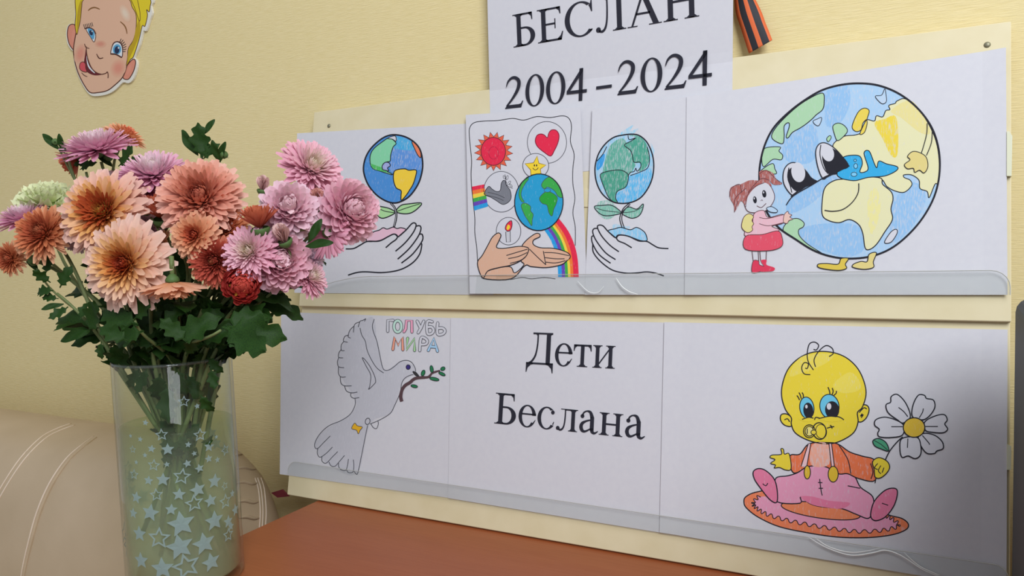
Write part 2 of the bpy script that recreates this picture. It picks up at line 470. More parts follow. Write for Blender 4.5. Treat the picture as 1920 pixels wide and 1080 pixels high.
def build_title():
    nx, ny = 14, 22
    pix = ((912, -75), (1376, -140), (1372, 292), (922, 340))
    vv, ff = [], []
    for side in (0, 1):
        for j in range(ny + 1):
            for i in range(nx + 1):
                u, v = i / nx, j / ny
                x = (pix[0][0] * (1 - u) + pix[1][0] * u) * (1 - v) + (pix[3][0] * (1 - u) + pix[2][0] * u) * v
                y = (pix[0][1] * (1 - u) + pix[1][1] * u) * (1 - v) + (pix[3][1] * (1 - u) + pix[2][1] * u) * v
                vv.append(title_pt(x, y, 0) + V((0, side * .0002, 0)))
    K = (nx + 1) * (ny + 1)
    for j in range(ny):
        for i in range(nx):
            a = j * (nx + 1) + i
            ff.append((a, a + nx + 1, a + nx + 2, a + 1)); ff.append((K + a, K + a + 1, K + a + nx + 2, K + a + nx + 1))
    per = [i for i in range(nx)] + [nx + j * (nx + 1) for j in range(ny)] + [ny * (nx + 1) + nx - i for i in range(nx)] + [(ny - j) * (nx + 1) for j in range(ny)]
    for i in range(len(per)):
        a, b = per[i], per[(i + 1) % len(per)]
        ff.append((a, b, K + b, K + a))
    c = vv[K // 2]
    return tag(as_parent(mesh_obj('title_sheet', vv, ff, PAPER, None, origin=c), c), 'white title sheet on the wall reading a name and 2004 - 2024', 'paper')
title = build_title()
sh_globe = sheet('drawing_sheet', [(557, 250), (925, 229), (925, 553), (552, 549)], on_board, UO + .0008, 'upper left drawing of a globe growing on a plant from a hand, blue and green', 'drawing')
sh_hand2 = sheet('drawing_sheet', [(1112, 205), (1400, 168), (1400, 553), (1098, 553)], on_board, UO + .0020, 'narrow drawing of a teal globe plant in a hand, left of the big smiling earth', 'drawing', lambda u, v: .0022 * (1 - u))
sh_earth = sheet('drawing_sheet', [(1288, 182), (1886, 90), (1889, 553), (1284, 553)], on_board, UO + .0028, 'large drawing of a girl hugging a smiling blue and yellow earth', 'drawing', lambda u, v: edge(u, .1, .0012) + edge(1 - u, .08, .0015))
sh_rain = sheet('drawing_sheet', [(876, 217), (1088, 201), (1101, 552), (883, 551)], on_board, UO + .0036, 'colourful drawing with red sun, heart, candle, rainbow and two hands', 'drawing', lambda u, v: .0034 * (1 - u))
sh_dove = sheet('drawing_sheet', [(530, 585), (862, 597), (858, 936), (525, 889)], on_board, LO + .0006, 'lower left drawing of a white dove carrying an olive twig', 'drawing', lambda u, v: edge(u, .12, .003))
sh_text = sheet('text_sheet', [(846, 596), (1262, 605), (1252, 1001), (840, 934)], on_board, LO + .0014, 'white sheet with two lines of black text between the dove and the baby', 'paper', lambda u, v: edge(u, .05, .0008))
sh_baby = sheet('drawing_sheet', [(1246, 604), (1889, 618), (1887, 1106), (1237, 998)], on_board, LO + .0022, 'lower right drawing of a yellow baby with a pacifier holding a daisy', 'drawing', lambda u, v: edge(u, .05, .001) + edge(1 - u, .07, .0016))

# ------------------------------------------------------------------ lettering (own serif outlines, 1000 units per em)
def arc(cx, cy, rx, ry, tx, ty, a0, a1, n=22):
    o, i = [], []
    for k in range(n + 1):
        a = R(a0 + (a1 - a0) * k / n)
        o.append((cx + rx * cos(a), cy + ry * sin(a))); i.append((cx + (rx - tx) * cos(a), cy + (ry - ty) * sin(a)))
    return [[o[k], o[k + 1], i[k + 1], i[k]] for k in range(n)]
def rc(x0, y0, x1, y1): return [[(x0, y0), (x1, y0), (x1, y1), (x0, y1)]]
def pl(*p): return [list(p)]
def blob(cx, cy, r): return [ell(cx, cy, r, r, 0, 14)]
def pen(pts, wd, sub=6):
    q = smooth_path(pts, False, sub); n = len(q); o = []
    l, r = [], []
    for i in range(n):
        t = (q[min(i + 1, n - 1)] - q[max(i - 1, 0)]).normalized(); nn = V((-t.y, t.x))
        f_ = i / (n - 1) * (len(wd) - 1); k = min(int(f_), len(wd) - 2); ww = wd[k] + (wd[k + 1] - wd[k]) * (f_ - k)
        l.append(tuple(q[i] + nn * ww / 2)); r.append(tuple(q[i] - nn * ww / 2))
    return [[l[k], l[k + 1], r[k + 1], r[k]] for k in range(n - 1)]
def stem(x0, x1, y0, y1, s=70, th=18, top=True, bot=True):
    o = rc(x0, y0, x1, y1)
    if bot: o += rc(x0 - s, y0, x1 + s, y0 + th) + pl((x0 - s * .55, y0 + th), (x0, y0 + th + 38), (x0, y0 + th)) + pl((x1, y0 + th), (x1, y0 + th + 38), (x1 + s * .55, y0 + th))
    if top: o += rc(x0 - s, y1 - th, x1 + s, y1) + pl((x0 - s * .55, y1 - th), (x0, y1 - th), (x0, y1 - th - 38)) + pl((x1, y1 - th), (x1 + s * .55, y1 - th), (x1, y1 - th - 38))
    return o
G = {}
G['Б'] = (574, stem(112, 212, 0, 662, 92, 19) + rc(200, 626, 470, 662) + pl((395, 662), (478, 662), (484, 508), (464, 508), (448, 585), (395, 628)) + rc(205, 350, 300, 386) + rc(205, 0, 300, 36) + arc(296, 193, 240, 193, 108, 36, -90, 90))
G['Е'] = (611, stem(112, 212, 0, 662, 92, 19) + rc(200, 626, 530, 662) + pl((455, 662), (546, 662), (552, 520), (530, 520), (510, 590), (455, 628)) + rc(205, 326, 420, 362) + rc(410, 245, 432, 440) + rc(205, 0, 560, 38) + pl((470, 36), (540, 90), (575, 168), (598, 165), (560, 0), (470, 0)))
G['С'] = (667, arc(375, 331, 347, 345, 112, 32, 52, 318, 34) + pl((588, 600), (610, 676), (628, 676), (634, 448), (612, 448), (578, 540), (555, 575)) + pl((633, 118), (615, 95), (560, 45), (590, 110)))
G['Л'] = (678, stem(478, 580, 0, 662, 88, 19) + rc(185, 643, 668, 662) + pen([(282, 648), (282, 430), (268, 210), (232, 80), (172, 22), (100, 34)], [32, 34, 38, 46, 48, 40]) + blob(85, 62, 52) + pl((200, 643), (264, 643), (264, 605)))
G['А'] = (722, pl((340, 674), (376, 640), (136, 19), (92, 19)) + pl((338, 674), (372, 674), (648, 19), (532, 19), (310, 570)) + rc(195, 214, 480, 252) + rc(15, 0, 220, 19) + rc(450, 0, 707, 19))
G['Н'] = (722, stem(106, 208, 0, 662, 88, 19) + stem(514, 616, 0, 662, 88, 19) + rc(205, 318, 518, 360))
G['Д'] = (682, rc(160, 626, 640, 662) + rc(490, 0, 592, 650) + pl((592, 643), (640, 643), (592, 605)) + pl((215, 643), (262, 643), (262, 600)) + pen([(282, 640), (276, 400), (236, 190), (150, 60), (85, 28)], [34, 36, 42, 46, 40]) + rc(16, 0, 668, 38) + pl((16, 38), (16, -165), (36, -165), (60, -75), (135, -10), (190, 0), (190, 38)) + pl((668, 38), (668, -165), (648, -165), (624, -75), (550, -10), (495, 0), (495, 38)))
G['е'] = (444, arc(228, 225, 205, 238, 84, 26, 5, 325, 34) + rc(85, 252, 415, 284) + pl((418, 160), (428, 152), (395, 90), (340, 58), (375, 110)) + pl((330, 284), (433, 284), (432, 246), (330, 252)))
G['т'] = (437, stem(178, 262, 0, 440, 78, 17, top=False) + rc(18, 414, 420, 450) + pl((18, 450), (12, 318), (32, 318), (50, 380), (95, 416), (95, 450)) + pl((420, 450), (426, 318), (406, 318), (388, 380), (343, 416), (343, 450)))
G['и'] = (535, stem(82, 164, 0, 450, 64, 16) + stem(372, 454, 0, 450, 64, 16) + pl((160, 105), (374, 385), (374, 338), (160, 58)))
G['с'] = (444, arc(236, 225, 211, 236, 84, 26, 50, 322, 30) + blob(372, 352, 42) + pl((412, 155), (398, 165), (372, 110), (392, 92)) + pl((360, 395), (330, 430), (385, 400)))
G['л'] = (499, stem(348, 430, 0, 450, 60, 16) + rc(110, 434, 490, 450) + rc(195, 420, 350, 450) + pen([(212, 440), (210, 270), (195, 120), (160, 40), (110, 12), (70, 28)], [28, 30, 32, 38, 40, 34]) + blob(56, 46, 42))
G['а'] = (444, rc(264, 60, 348, 330) + pen([(95, 345), (118, 408), (185, 446), (262, 425), (306, 320)], [40, 34, 28, 60, 84]) + blob(92, 338, 42) + pen([(268, 272), (170, 240), (95, 190), (72, 120), (100, 50), (165, 34), (272, 92)], [26, 40, 66, 78, 70, 42, 26]) + pen([(306, 110), (318, 40), (372, 16), (442, 62)], [84, 70, 44, 14]))
G['н'] = (535, stem(82, 164, 0, 450, 64, 16) + stem(372, 454, 0, 450, 64, 16) + rc(160, 208, 376, 242))
G['2'] = (500, pen([(42, 478), (80, 585), (165, 655), (262, 652), (345, 580), (352, 468), (300, 345), (190, 190), (62, 52)], [16, 42, 56, 66, 80, 88, 74, 52, 34]) + pl((30, 0), (430, 0), (476, 140), (450, 142), (415, 85), (370, 74), (95, 74), (30, 22)))
G['0'] = (500, arc(250, 331, 228, 345, 94, 28, 0, 360, 40))
G['4'] = (500, rc(292, 0, 376, 676) + rc(12, 165, 474, 230) + pl((330, 676), (376, 676), (376, 610), (90, 230), (12, 230)))
G['-'] = (333, rc(40, 200, 290, 262))
G[' '] = (250, [])
def letters(word, bl, br, tl, pt, off, parent, capu=662, name='lettering', tl_at=0.0):
    """word set on the sheet between two baseline points; tl = a point at cap height (a pixel of the photo)"""
    P0, P1, P2 = pt(*bl, off), pt(*br, off), pt(*tl, off)
    width = sum(G[c][0] for c in word)
    ux = (P1 - P0) / width
    ax = ux.normalized()
    upv = P2 - P0; upv = (upv - ax * upv.dot(ax)) / capu
    x = 0
    for c in word:
        wd, shp = G[c]
        if shp:
            vv, ff = [], []
            for s_ in shp:
                b = len(vv); vv += [P0 + ux * (x + p[0]) + upv * p[1] for p in s_]; ff.append(tuple(range(b, b + len(s_))))
            o = mesh_obj('letter' if c not in '0249-' else ('digit' if c != '-' else 'dash'), vv, ff, TEXT, parent, origin=P0 + ux * (x + wd / 2) + upv * 300)
        x += wd
letters('БЕСЛАН', (961.5, 89.5), (1313, 30), (956.5, 29), title_pt, .0004, title)
letters('2004', (945, 204.5), (1102, 187.5), (944.5, 146.5), title_pt, .0006, title, 676)
letters('-', (1113, 186), (1152, 181), (1113, 126), title_pt, .0006, title, 676)
letters('2024', (1155, 179), (1337, 158.5), (1154, 117), title_pt, .0006, title, 676)
letters('Дети', (985, 682), (1154, 691.5), (993, 623), on_board, LO + .00185, sh_text)
letters('Беслана', (925, 793.5), (1209, 824), (929, 736), on_board, LO + .00185, sh_text)

# ------------------------------------------------------------------ drawings
C = {}
def cr(name, col, ang=35, cover=.5):
    k = (name, ang, col)
    if k not in C: C[k] = crayon(name + '_crayon', col, ang, cover)
    return C[k]
# --- upper left: globe on a plant in a hand
F1 = (500, 200, 2.7)
o1 = UO + .0008 + .0001
d = Draw(F1, on_board, o1)
OUT1 = [(648, 142), (700, 152), (745, 178), (775, 215), (788, 265), (788, 320), (770, 385), (735, 440), (700, 470), (655, 487), (610, 480), (560, 450), (520, 405), (497, 355), (490, 310), (500, 260), (525, 215), (565, 175), (605, 150)]
d.fill(OUT1, cr('blue', '4E8ED0', 28, .75))
d.fill([(615, 275), (632, 210), (655, 150), (735, 178), (785, 260), (780, 318), (700, 310), (640, 335)], cr('lightblue', '5F93D6', 22, .6))
d.fill([(655, 150), (735, 178), (745, 220), (665, 215), (640, 200)], cr('cyan', '4AA9DA', 20, .6))
NA = [(525, 245), (545, 210), (590, 175), (615, 160), (640, 168), (655, 187), (640, 205), (628, 245), (625, 275), (608, 280), (590, 290), (585, 312), (600, 325), (625, 335), (635, 345), (600, 335), (570, 325), (540, 315), (525, 290)]
d.both(NA, cr('mint', '86D0A4', 30, .8), INK, 4)
d.fill([(527, 290), (560, 300), (590, 312), (610, 332), (570, 324), (540, 314)], cr('green', '52B860', 30, .7))
d.both([(585, 300), (600, 282), (620, 285), (625, 300), (612, 310), (618, 325), (600, 322), (588, 318)], cr('lilac', '9DA8D8', 30, .7), INK, 4)
d.both([(645, 330), (665, 318), (700, 315), (720, 322), (757, 322), (752, 360), (740, 395), (725, 420), (705, 450), (682, 474), (680, 450), (680, 425), (655, 410), (642, 370)], cr('yellow', 'F0CC44', 25, .85), INK, 4.5)
d.both([(735, 178), (760, 190), (778, 225), (780, 258), (765, 245), (750, 215)], cr('orange', 'E9805A', 25, .8), INK, 3.5)
d.both([(612, 160), (650, 148), (655, 175), (637, 165)], WHITE, INK, 3.5)
d.line([(635, 345), (645, 335)], INK, 4, smooth=False)
d.line(OUT1, INK, 7, True)
d.build('globe_drawing', sh_globe)
d = Draw(F1, on_board, o1)
d.both([(548, 498), (575, 505), (620, 515), (650, 535), (620, 555), (585, 565), (560, 550), (548, 520)], cr('leafgreen', 'A9D69A', 30, .8), INK, 5)
d.both([(655, 530), (680, 500), (720, 492), (783, 488), (765, 515), (730, 538), (690, 542)], cr('leafgreen', 'A9D69A', 30, .8), INK, 5)
d.line([(550, 505), (595, 528), (648, 537)], INK, 3.5); d.line([(660, 530), (710, 512), (775, 492)], INK, 3.5)
d.line([(628, 488), (648, 512), (656, 545), (652, 580), (643, 612)], INK, 10); d.line([(630, 490), (648, 513), (655, 545), (651, 580), (645, 605)], WHITE, 2)
d.build('plant_drawing', sh_globe)
d = Draw(F1, on_board, o1)
d.both([(510, 660), (540, 635), (570, 625), (590, 613), (610, 620), (640, 610), (660, 617), (680, 613), (705, 622), (690, 640), (665, 658), (645, 645), (610, 660), (570, 678), (510, 682)], cr('pink', 'E3BACB', 60, .75), INK, 4.5)
for ln in ([(400, 720), (440, 718), (475, 700), (510, 682), (570, 680), (620, 655), (645, 645), (662, 655), (655, 672), (630, 690), (603, 714)],
           [(665, 660), (705, 625), (735, 592), (752, 590), (756, 605), (740, 640), (700, 690), (652, 732)],
           [(756, 605), (775, 603), (781, 620), (765, 660), (720, 720), (663, 772)],
           [(775, 645), (788, 648), (787, 680), (740, 745), (682, 792)],
           [(780, 690), (785, 700), (775, 745), (745, 785), (700, 815), (650, 832), (580, 840), (500, 836), (455, 840), (412, 853)]):
    d.line(ln, INK, 6)
d.build('hand_drawing', sh_globe)

# --- narrow sheet: mirrored globe plant
F2 = (1080, 190, 2.921)
o2 = UO + .0020 + .0001
d = Draw(F2, on_board, o2, CURL[sh_hand2.name])
OUT2 = [(310, 182), (350, 190), (390, 225), (418, 285), (428, 350), (420, 420), (395, 480), (355, 530), (300, 556), (240, 560), (190, 545), (145, 505), (118, 450), (108, 390), (112, 340), (130, 285), (165, 235), (210, 200), (260, 187)]
d.fill([(215, 205), (240, 180), (315, 132), (300, 165), (345, 150), (312, 182), (260, 190)], cr('sky', '8CCBE6', 40, .25))
d.fill([(410, 230), (432, 270), (424, 300)], cr('sky', '8CCBE6', 40, .25))
d.fill(OUT2, cr('sky', '8CC4E2', 32, .35))
d.fill([(120, 330), (160, 290), (150, 350), (120, 380)], cr('brightblue', '3E9ADA', 32, .7))
d.fill([(195, 240), (260, 205), (300, 275), (318, 335), (330, 350), (290, 405), (240, 378), (180, 385), (150, 390), (170, 300)], cr('teal', '5CA894', 32, .5))
d.fill([(290, 190), (330, 200), (268, 242), (300, 270), (318, 335), (355, 340), (357, 365), (345, 385), (380, 372), (402, 330), (405, 290), (390, 240), (365, 205), (330, 188)], cr('teal', '4FA08A', 32, .6))
d.fill([(290, 415), (350, 395), (405, 365), (420, 410), (400, 465), (360, 520), (300, 552), (235, 556), (225, 510), (270, 480)], cr('brightblue', '5BB4E2', 32, .45))
SA2 = [(138, 402), (180, 385), (240, 378), (275, 390), (290, 410), (285, 450), (270, 475), (230, 495), (220, 530), (230, 555), (205, 550), (180, 525), (160, 480), (145, 440)]
d.both(SA2, cr('darkteal', '4C9C84', 32, .6), INK, 4)
for ln in ([(288, 188), (295, 212), (330, 202), (300, 222), (268, 242), (300, 270), (312, 300), (320, 335), (352, 335), (357, 360), (338, 385), (330, 368), (322, 385), (300, 392), (288, 412)],
           [(300, 408), (350, 390), (395, 365), (405, 310), (392, 250)], [(118, 330), (145, 300), (160, 275), (172, 250)]):
    d.line(ln, INK, 4)
d.line(OUT2, INK, 6.5, True)
d.build('globe_drawing', sh_hand2)
d = Draw(F2, on_board, o2, CURL[sh_hand2.name])
d.fill([(125, 555), (190, 545), (215, 570), (235, 600), (200, 640), (160, 645), (120, 610)], cr('teal', '7DB8A4', 5, .35))
d.both([(105, 578), (150, 572), (200, 572), (250, 610), (210, 625), (160, 628), (125, 610)], cr('teal2', '7DB8A4', 10, .55), INK, 4.5)
d.both([(255, 612), (290, 580), (335, 592), (370, 563), (365, 600), (345, 630), (310, 642), (275, 630)], cr('teal2', '7DB8A4', 10, .55), INK, 4.5)
d.line([(112, 585), (160, 600), (245, 610)], INK, 3); d.line([(262, 612), (320, 604), (366, 580)], INK, 3)
d.line([(300, 556), (265, 585), (248, 620), (243, 650), (256, 695)], INK, 5); d.line([(300, 565), (270, 595), (256, 625), (255, 655), (268, 695)], INK, 4.5)
d.build('plant_drawing', sh_hand2)
d = Draw(F2, on_board, o2, CURL[sh_hand2.name])
d.fill([(200, 700), (215, 672), (260, 685), (300, 690), (255, 730)], cr('sky', '8CCBE6', 40, .3))
d.both([(180, 710), (215, 700), (250, 692), (300, 705), (335, 692), (375, 715), (390, 745), (388, 765), (350, 762), (290, 740), (240, 735), (222, 750), (195, 730)], cr('brightblue', '86C4E6', 32, .45), INK, 4.5)
for ln in ([(238, 825), (190, 790), (145, 740), (122, 695), (128, 680), (152, 684), (180, 715), (222, 750)],
           [(220, 868), (165, 830), (115, 765), (96, 720), (102, 700), (122, 697)], [(193, 888), (130, 840), (95, 780), (90, 745), (100, 738)],
           [(96, 785), (98, 825), (125, 865), (170, 905), (215, 930), (280, 942), (340, 940), (390, 935), (440, 942), (483, 957)],
           [(308, 803), (270, 780), (235, 765), (225, 745), (240, 733), (290, 740), (345, 765), (390, 768), (420, 785), (455, 803), (508, 807)]):
    d.line(ln, INK, 6)
d.build('hand_drawing', sh_hand2)

# --- rainbow sheet
F3 = (860, 190, 2.919)
o3_ = UO + .0036 + .0001
def rain_pt(px, py, off): return on_board(px, py, off)
d = Draw(F3, rain_pt, o3_, CURL[sh_rain.name])
d.line([(110, 880), (105, 800), (95, 720), (95, 640), (85, 540), (78, 470), (75, 400), (78, 330), (72, 260), (66, 190), (68, 150), (90, 122), (140, 112), (220, 108), (300, 96), (360, 105), (430, 85), (500, 90), (570, 80), (605, 95), (618, 140), (612, 220), (632, 290), (625, 370), (625, 450), (636, 530), (625, 610), (638, 690), (638, 790)], INK, 3.5)
d.build('wavy_border', sh_rain)
d = Draw(F3, rain_pt, o3_, CURL[sh_rain.name])
d.line([(137, 968), (180, 962), (230, 972), (290, 975), (350, 965), (400, 972), (470, 965), (530, 972)], INK, 3)
sun = []
for k in range(34):
    a = 2 * pi * k / 34 + .1; rr = (104, 106) if k % 2 == 0 else (72, 80)
    sun.append((197 + rr[0] * cos(a), 277 + rr[1] * sin(a)))
d.both(sun, cr('orangered', 'E2644A', 35, .85), INK, 3.5, False)
d.build('sun_corona', sh_rain); d = Draw(F3, rain_pt, o3_, CURL[sh_rain.name]); d.k = 4
d.both(ell(195, 277, 66, 76), cr('crimson', 'E2304E', 120, .85), INK, 3)
d.line(ell(197, 285, 26, 34), cr('crimson2', 'B82844', 35, .8), 3, True)
d.build('sun_disc', sh_rain)
d = Draw(F3, rain_pt, o3_, CURL[sh_rain.name])
d.line(ell(485, 226, 106, 114), INKT, 2.8, True)
d.both([(505, 300), (470, 280), (435, 250), (422, 220), (430, 190), (450, 180), (470, 185), (487, 200), (495, 175), (510, 158), (535, 160), (550, 185), (545, 225), (525, 270)], cr('crimson', 'E2304E', 35, .9), flat('dark_red_ink', '8A2038'), 4)
d.build('heart_drawing', sh_rain)
d = Draw(F3, rain_pt, o3_, CURL[sh_rain.name])
d.k = 30
d.both(ell(424, 354, 70, 67), WHITE, INKT, 3)
d.both([(432, 300), (441, 340), (480, 350), (449, 372), (454, 404), (426, 404), (398, 404), (396, 376), (366, 343), (412, 338)], cr('yellow', 'EFD03C', 25, .9), flat('ochre_ink', '8A6A20'), 3.5, False)
d.fill(ell(417, 352, 3.5, 6), INK); d.fill(ell(429, 352, 3.5, 6), INK)
d.line([(408, 366), (418, 376), (430, 374), (438, 364)], INK, 3)
d.build('star_drawing', sh_rain)
d = Draw(F3, rain_pt, o3_, CURL[sh_rain.name])
d.k = 45
OUT3 = ell(441, 553, 131, 155, 4, 36)
d.fill(OUT3, cr('ocean', '2E9CCB', 8, .85))
d.both([(333, 500), (345, 455), (378, 415), (385, 428), (372, 445), (352, 480), (345, 510), (352, 535), (362, 550), (350, 552), (336, 530)], cr('grass', '3FA84E', 20, .85), INKT, 2.5)
d.both([(345, 572), (365, 558), (395, 575), (396, 600), (410, 620), (405, 650), (402, 682), (380, 650), (362, 620)], cr('grass', '3FA84E', 20, .85), INKT, 2.5)
d.both([(450, 520), (480, 495), (510, 500), (540, 525), (535, 560), (522, 590), (512, 628), (495, 610), (485, 570), (460, 560), (445, 540)], cr('grass', '2FA03C', 20, .9), INKT, 2.5)
d.both([(455, 460), (470, 432), (500, 415), (535, 440), (560, 480), (568, 525), (545, 520), (525, 490), (490, 470), (470, 480)], cr('grass', '3FA84E', 20, .85), INKT, 2.5)
d.both(ell(487, 488, 18, 10), cr('ocean', '2E9CCB', 8, .85), INKT, 2)
d.line(OUT3, INK, 5, True, False)
d.build('globe_drawing', sh_rain)
RB = ['E2304E', 'EE7A3C', 'EED04A', '45A84E', '6B4AB0', '2E9CDA']; RN = ['crimson', 'orange2', 'yellow2', 'grass2', 'violet', 'azure']
d = Draw(F3, rain_pt, o3_, CURL[sh_rain.name])
for k in range(6):
    lf = lambda t: (80 + 12 * t, 470 + 128 * t); rf = lambda t: (146 + 20 * t, 457 + 118 * t)
    t0, t1 = k / 6, (k + 1) / 6 + .02
    d.fill([lf(t0), rf(t0), rf(t1), lf(t1)], cr(RN[k], RB[k], 95, .8), False)
d.build('rainbow_drawing', sh_rain)
d = Draw(F3, rain_pt, o3_, CURL[sh_rain.name])
inn = smooth_path([(470, 705), (505, 760), (530, 830), (542, 900), (545, 962)], False, 5); outr = smooth_path([(548, 640), (600, 710), (635, 790), (652, 870), (657, 962)], False, 5)
cuts = [0, .18, .34, .48, .60, .74, 1.0]
for k in range(6):
    m_ = cr(RN[5 - k], RB[5 - k], 165, .8)
    a = [tuple(i.lerp(o, cuts[k])) for i, o in zip(inn, outr)]; b = [tuple(i.lerp(o, cuts[k + 1])) for i, o in zip(inn, outr)]
    d.fill(a + b[::-1], m_, False)
d.build('rainbow_drawing', sh_rain)
d = Draw(F3, rain_pt, o3_, CURL[sh_rain.name])
d.both(ell(238, 497, 95, 111), WHITE, INKT, 3)
d.both([(148, 500), (170, 468), (188, 482), (210, 495), (232, 490), (238, 452), (250, 435), (264, 442), (266, 462), (286, 490), (291, 530), (275, 555), (245, 566), (210, 545), (180, 527), (150, 515)], cr('grey', '7C7E86', 70, .9), INK, 3)
d.line([(150, 515), (215, 530), (250, 545)], INK, 2); d.line([(165, 500), (215, 512), (255, 530)], INK, 2)
d.line([(262, 455), (280, 470), (300, 478)], INK, 2.5); d.line([(262, 452), (262, 425), (258, 402)], INK, 2.2)
for c_ in (ell(270, 420, 5, 12, 15), ell(254, 418, 5, 10, -20), ell(280, 448, 5, 12, 40), ell(290, 462, 4, 10, -40)): d.line(c_, INK, 1.8, True)
d.build('dove_drawing', sh_rain)
d = Draw(F3, rain_pt, o3_, CURL[sh_rain.name])
d.both(ell(277, 712, 66, 75), WHITE, INKT, 3)
d.both([(262, 716), (286, 712), (287, 770), (265, 772)], flat('candle_white', 'C6C6CC'), INK, 3, False)
d.both([(272, 712), (259, 698), (268, 672), (292, 654), (296, 680), (288, 706)], cr('crimson', 'E2304E', 35, .9), INK, 3)
d.fill([(274, 706), (266, 695), (276, 675), (286, 690)], cr('yellow', 'EFD03C', 25, .9))
d.build('candle_drawing', sh_rain)
SKIN = cr('skin', 'D9AE94', 5, .85)
d = Draw(F3, rain_pt, o3_, CURL[sh_rain.name])
d.k = 60
d.both([(310, 940), (360, 895), (345, 870), (385, 812), (350, 796), (375, 760), (420, 726), (443, 726), (445, 742), (412, 760), (412, 785), (450, 802), (520, 805), (590, 825), (611, 850), (592, 872), (560, 895), (480, 910), (400, 905), (365, 900), (290, 972), (140, 970), (165, 930), (280, 905)], SKIN, INK, 4.5)
for ln in ([(470, 828), (530, 830), (605, 845)], [(470, 855), (530, 862), (580, 862)], [(478, 880), (530, 885), (585, 872)], [(390, 810), (430, 850), (478, 895)], [(465, 820), (478, 895)]): d.line(ln, INK, 4)
d.both([(110, 880), (135, 845), (165, 790), (190, 745), (220, 722), (236, 735), (225, 765), (212, 800), (250, 806), (330, 795), (370, 798), (386, 810), (370, 850), (330, 880), (280, 900), (220, 912), (165, 930), (140, 968), (118, 930)], SKIN, INK, 4.5)
for ln in ([(265, 845), (320, 828), (380, 810)], [(275, 862), (330, 850), (378, 828)], [(285, 888), (340, 872), (370, 850)]): d.line(ln, INK, 4)
d.build('hands_drawing', sh_rain)

# --- big earth
F4 = (1340, 120, 2.5717)
o4 = UO + .0028 + .0001
d = Draw(F4, on_board, o4, CURL[sh_earth.name])
OUT4 = [(700, 93), (790, 103), (880, 138), (960, 195), (1025, 270), (1065, 350), (1085, 450), (1080, 560), (1050, 660), (990, 760), (910, 845), (830, 900), (740, 930), (640, 938), (550, 925), (470, 895), (390, 845), (310, 790), (255, 720), (225, 640), (215, 540), (225, 450), (250, 370), (290, 300), (360, 230), (440, 170), (520, 125), (610, 100)]
YEL = cr('straw', 'E0DCB0', 5, .8); OC = cr('oceanblue', 'A8C8E4', 60, .62)
d.fill(OUT4, OC)
d.fill([(540, 130), (640, 105), (650, 200), (600, 290), (540, 300), (530, 220)], cr('oceanblue2', '92BCE2', 5, .6))
d.fill([(345, 360), (470, 290), (500, 380), (470, 470), (380, 480), (330, 440)], cr('oceanblue2', '92BCE2', 30, .55))
d.fill([(410, 800), (520, 770), (690, 780), (720, 890), (640, 930), (520, 900), (440, 860)], cr('oceanblue3', '92BCE2', 80, .6))
d.fill([(860, 660), (960, 570), (1020, 650), (940, 800), (850, 860), (850, 720)], cr('oceanblue3', '92BCE2', 30, .5))
d.fill([(350, 670), (440, 590), (560, 540), (590, 560), (530, 620), (440, 690), (360, 720)], cr('oceanblue3', '92BCE2', 60, .6))
GRN = cr('pastelgreen', 'A9CFA8', 40, .75)
d.both([(520, 140), (528, 185), (520, 220), (490, 245), (470, 265), (440, 290), (410, 310), (375, 330), (355, 355), (345, 350), (360, 300), (355, 283), (335, 300), (335, 350), (325, 385), (275, 355), (300, 300), (380, 220), (450, 170)], GRN, INK, 4)
d.both([(245, 405), (315, 400), (310, 420), (328, 440), (320, 462), (280, 460), (235, 495), (228, 440)], GRN, INK, 3.5)
d.both([(240, 500), (280, 480), (290, 505), (295, 530), (225, 522)], GRN, INK, 3.5)
d.both([(570, 392), (620, 350), (680, 342), (720, 322), (730, 270), (770, 275), (780, 250), (810, 255), (825, 225), (845, 220), (840, 200), (870, 190), (880, 178), (925, 170), (1000, 240), (1060, 350), (1082, 460), (1078, 570), (1062, 580), (1034, 645), (1025, 615), (990, 600), (985, 560), (950, 535), (912, 535), (915, 548), (942, 560), (950, 585), (915, 618), (870, 612), (830, 590), (802, 555), (720, 545), (640, 500), (600, 440)], YEL, INK, 4)
d.fill([(940, 175), (1000, 240), (1040, 330), (990, 330), (900, 260), (850, 225)], cr('butter', 'E2D694', 5, .7))
d.fill([(770, 285), (820, 265), (870, 250), (885, 330), (880, 440), (850, 440), (810, 360)], cr('lemon', 'E6CE4A', 5, .6))
d.both([(530, 600), (570, 565), (620, 555), (680, 560), (720, 545), (800, 550), (810, 580), (850, 615), (860, 650), (850, 700), (857, 750), (820, 810), (780, 870), (745, 895), (725, 885), (715, 820), (695, 775), (650, 750), (600, 765), (550, 755), (520, 730), (518, 670)], YEL, INK, 4.5)
d.fill([(740, 640), (780, 600), (800, 700), (760, 820), (740, 760)], cr('butter', 'E6DE9A', 5, .6))
d.both([(663, 300), (690, 235), (720, 213), (745, 225), (735, 265), (735, 290), (722, 330), (700, 338), (720, 290), (732, 268), (715, 285), (705, 318), (680, 325)], cr('sun', 'E4CC58', 5, .8), INK, 3.5)
d.both([(590, 530), (605, 480), (620, 450), (660, 440), (700, 445), (712, 480), (700, 520), (725, 520), (740, 500), (720, 430), (745, 420), (770, 480), (782, 500), (792, 468), (830, 482), (880, 495), (875, 515), (820, 540), (740, 547), (680, 562), (630, 557), (605, 548)], cr('aqua', '3CA8DA', 30, .85), INK, 4)
for e in (ell(677, 465, 6, 6), ell(680, 492, 9, 12), ell(672, 532, 14, 10)): d.both(e, cr('aqua2', '7CC4E6', 30, .8), INK, 2.5)
d.both([(570, 300), (595, 285), (625, 297), (640, 325), (610, 360), (590, 368), (578, 340)], GRN, INK, 3.5)
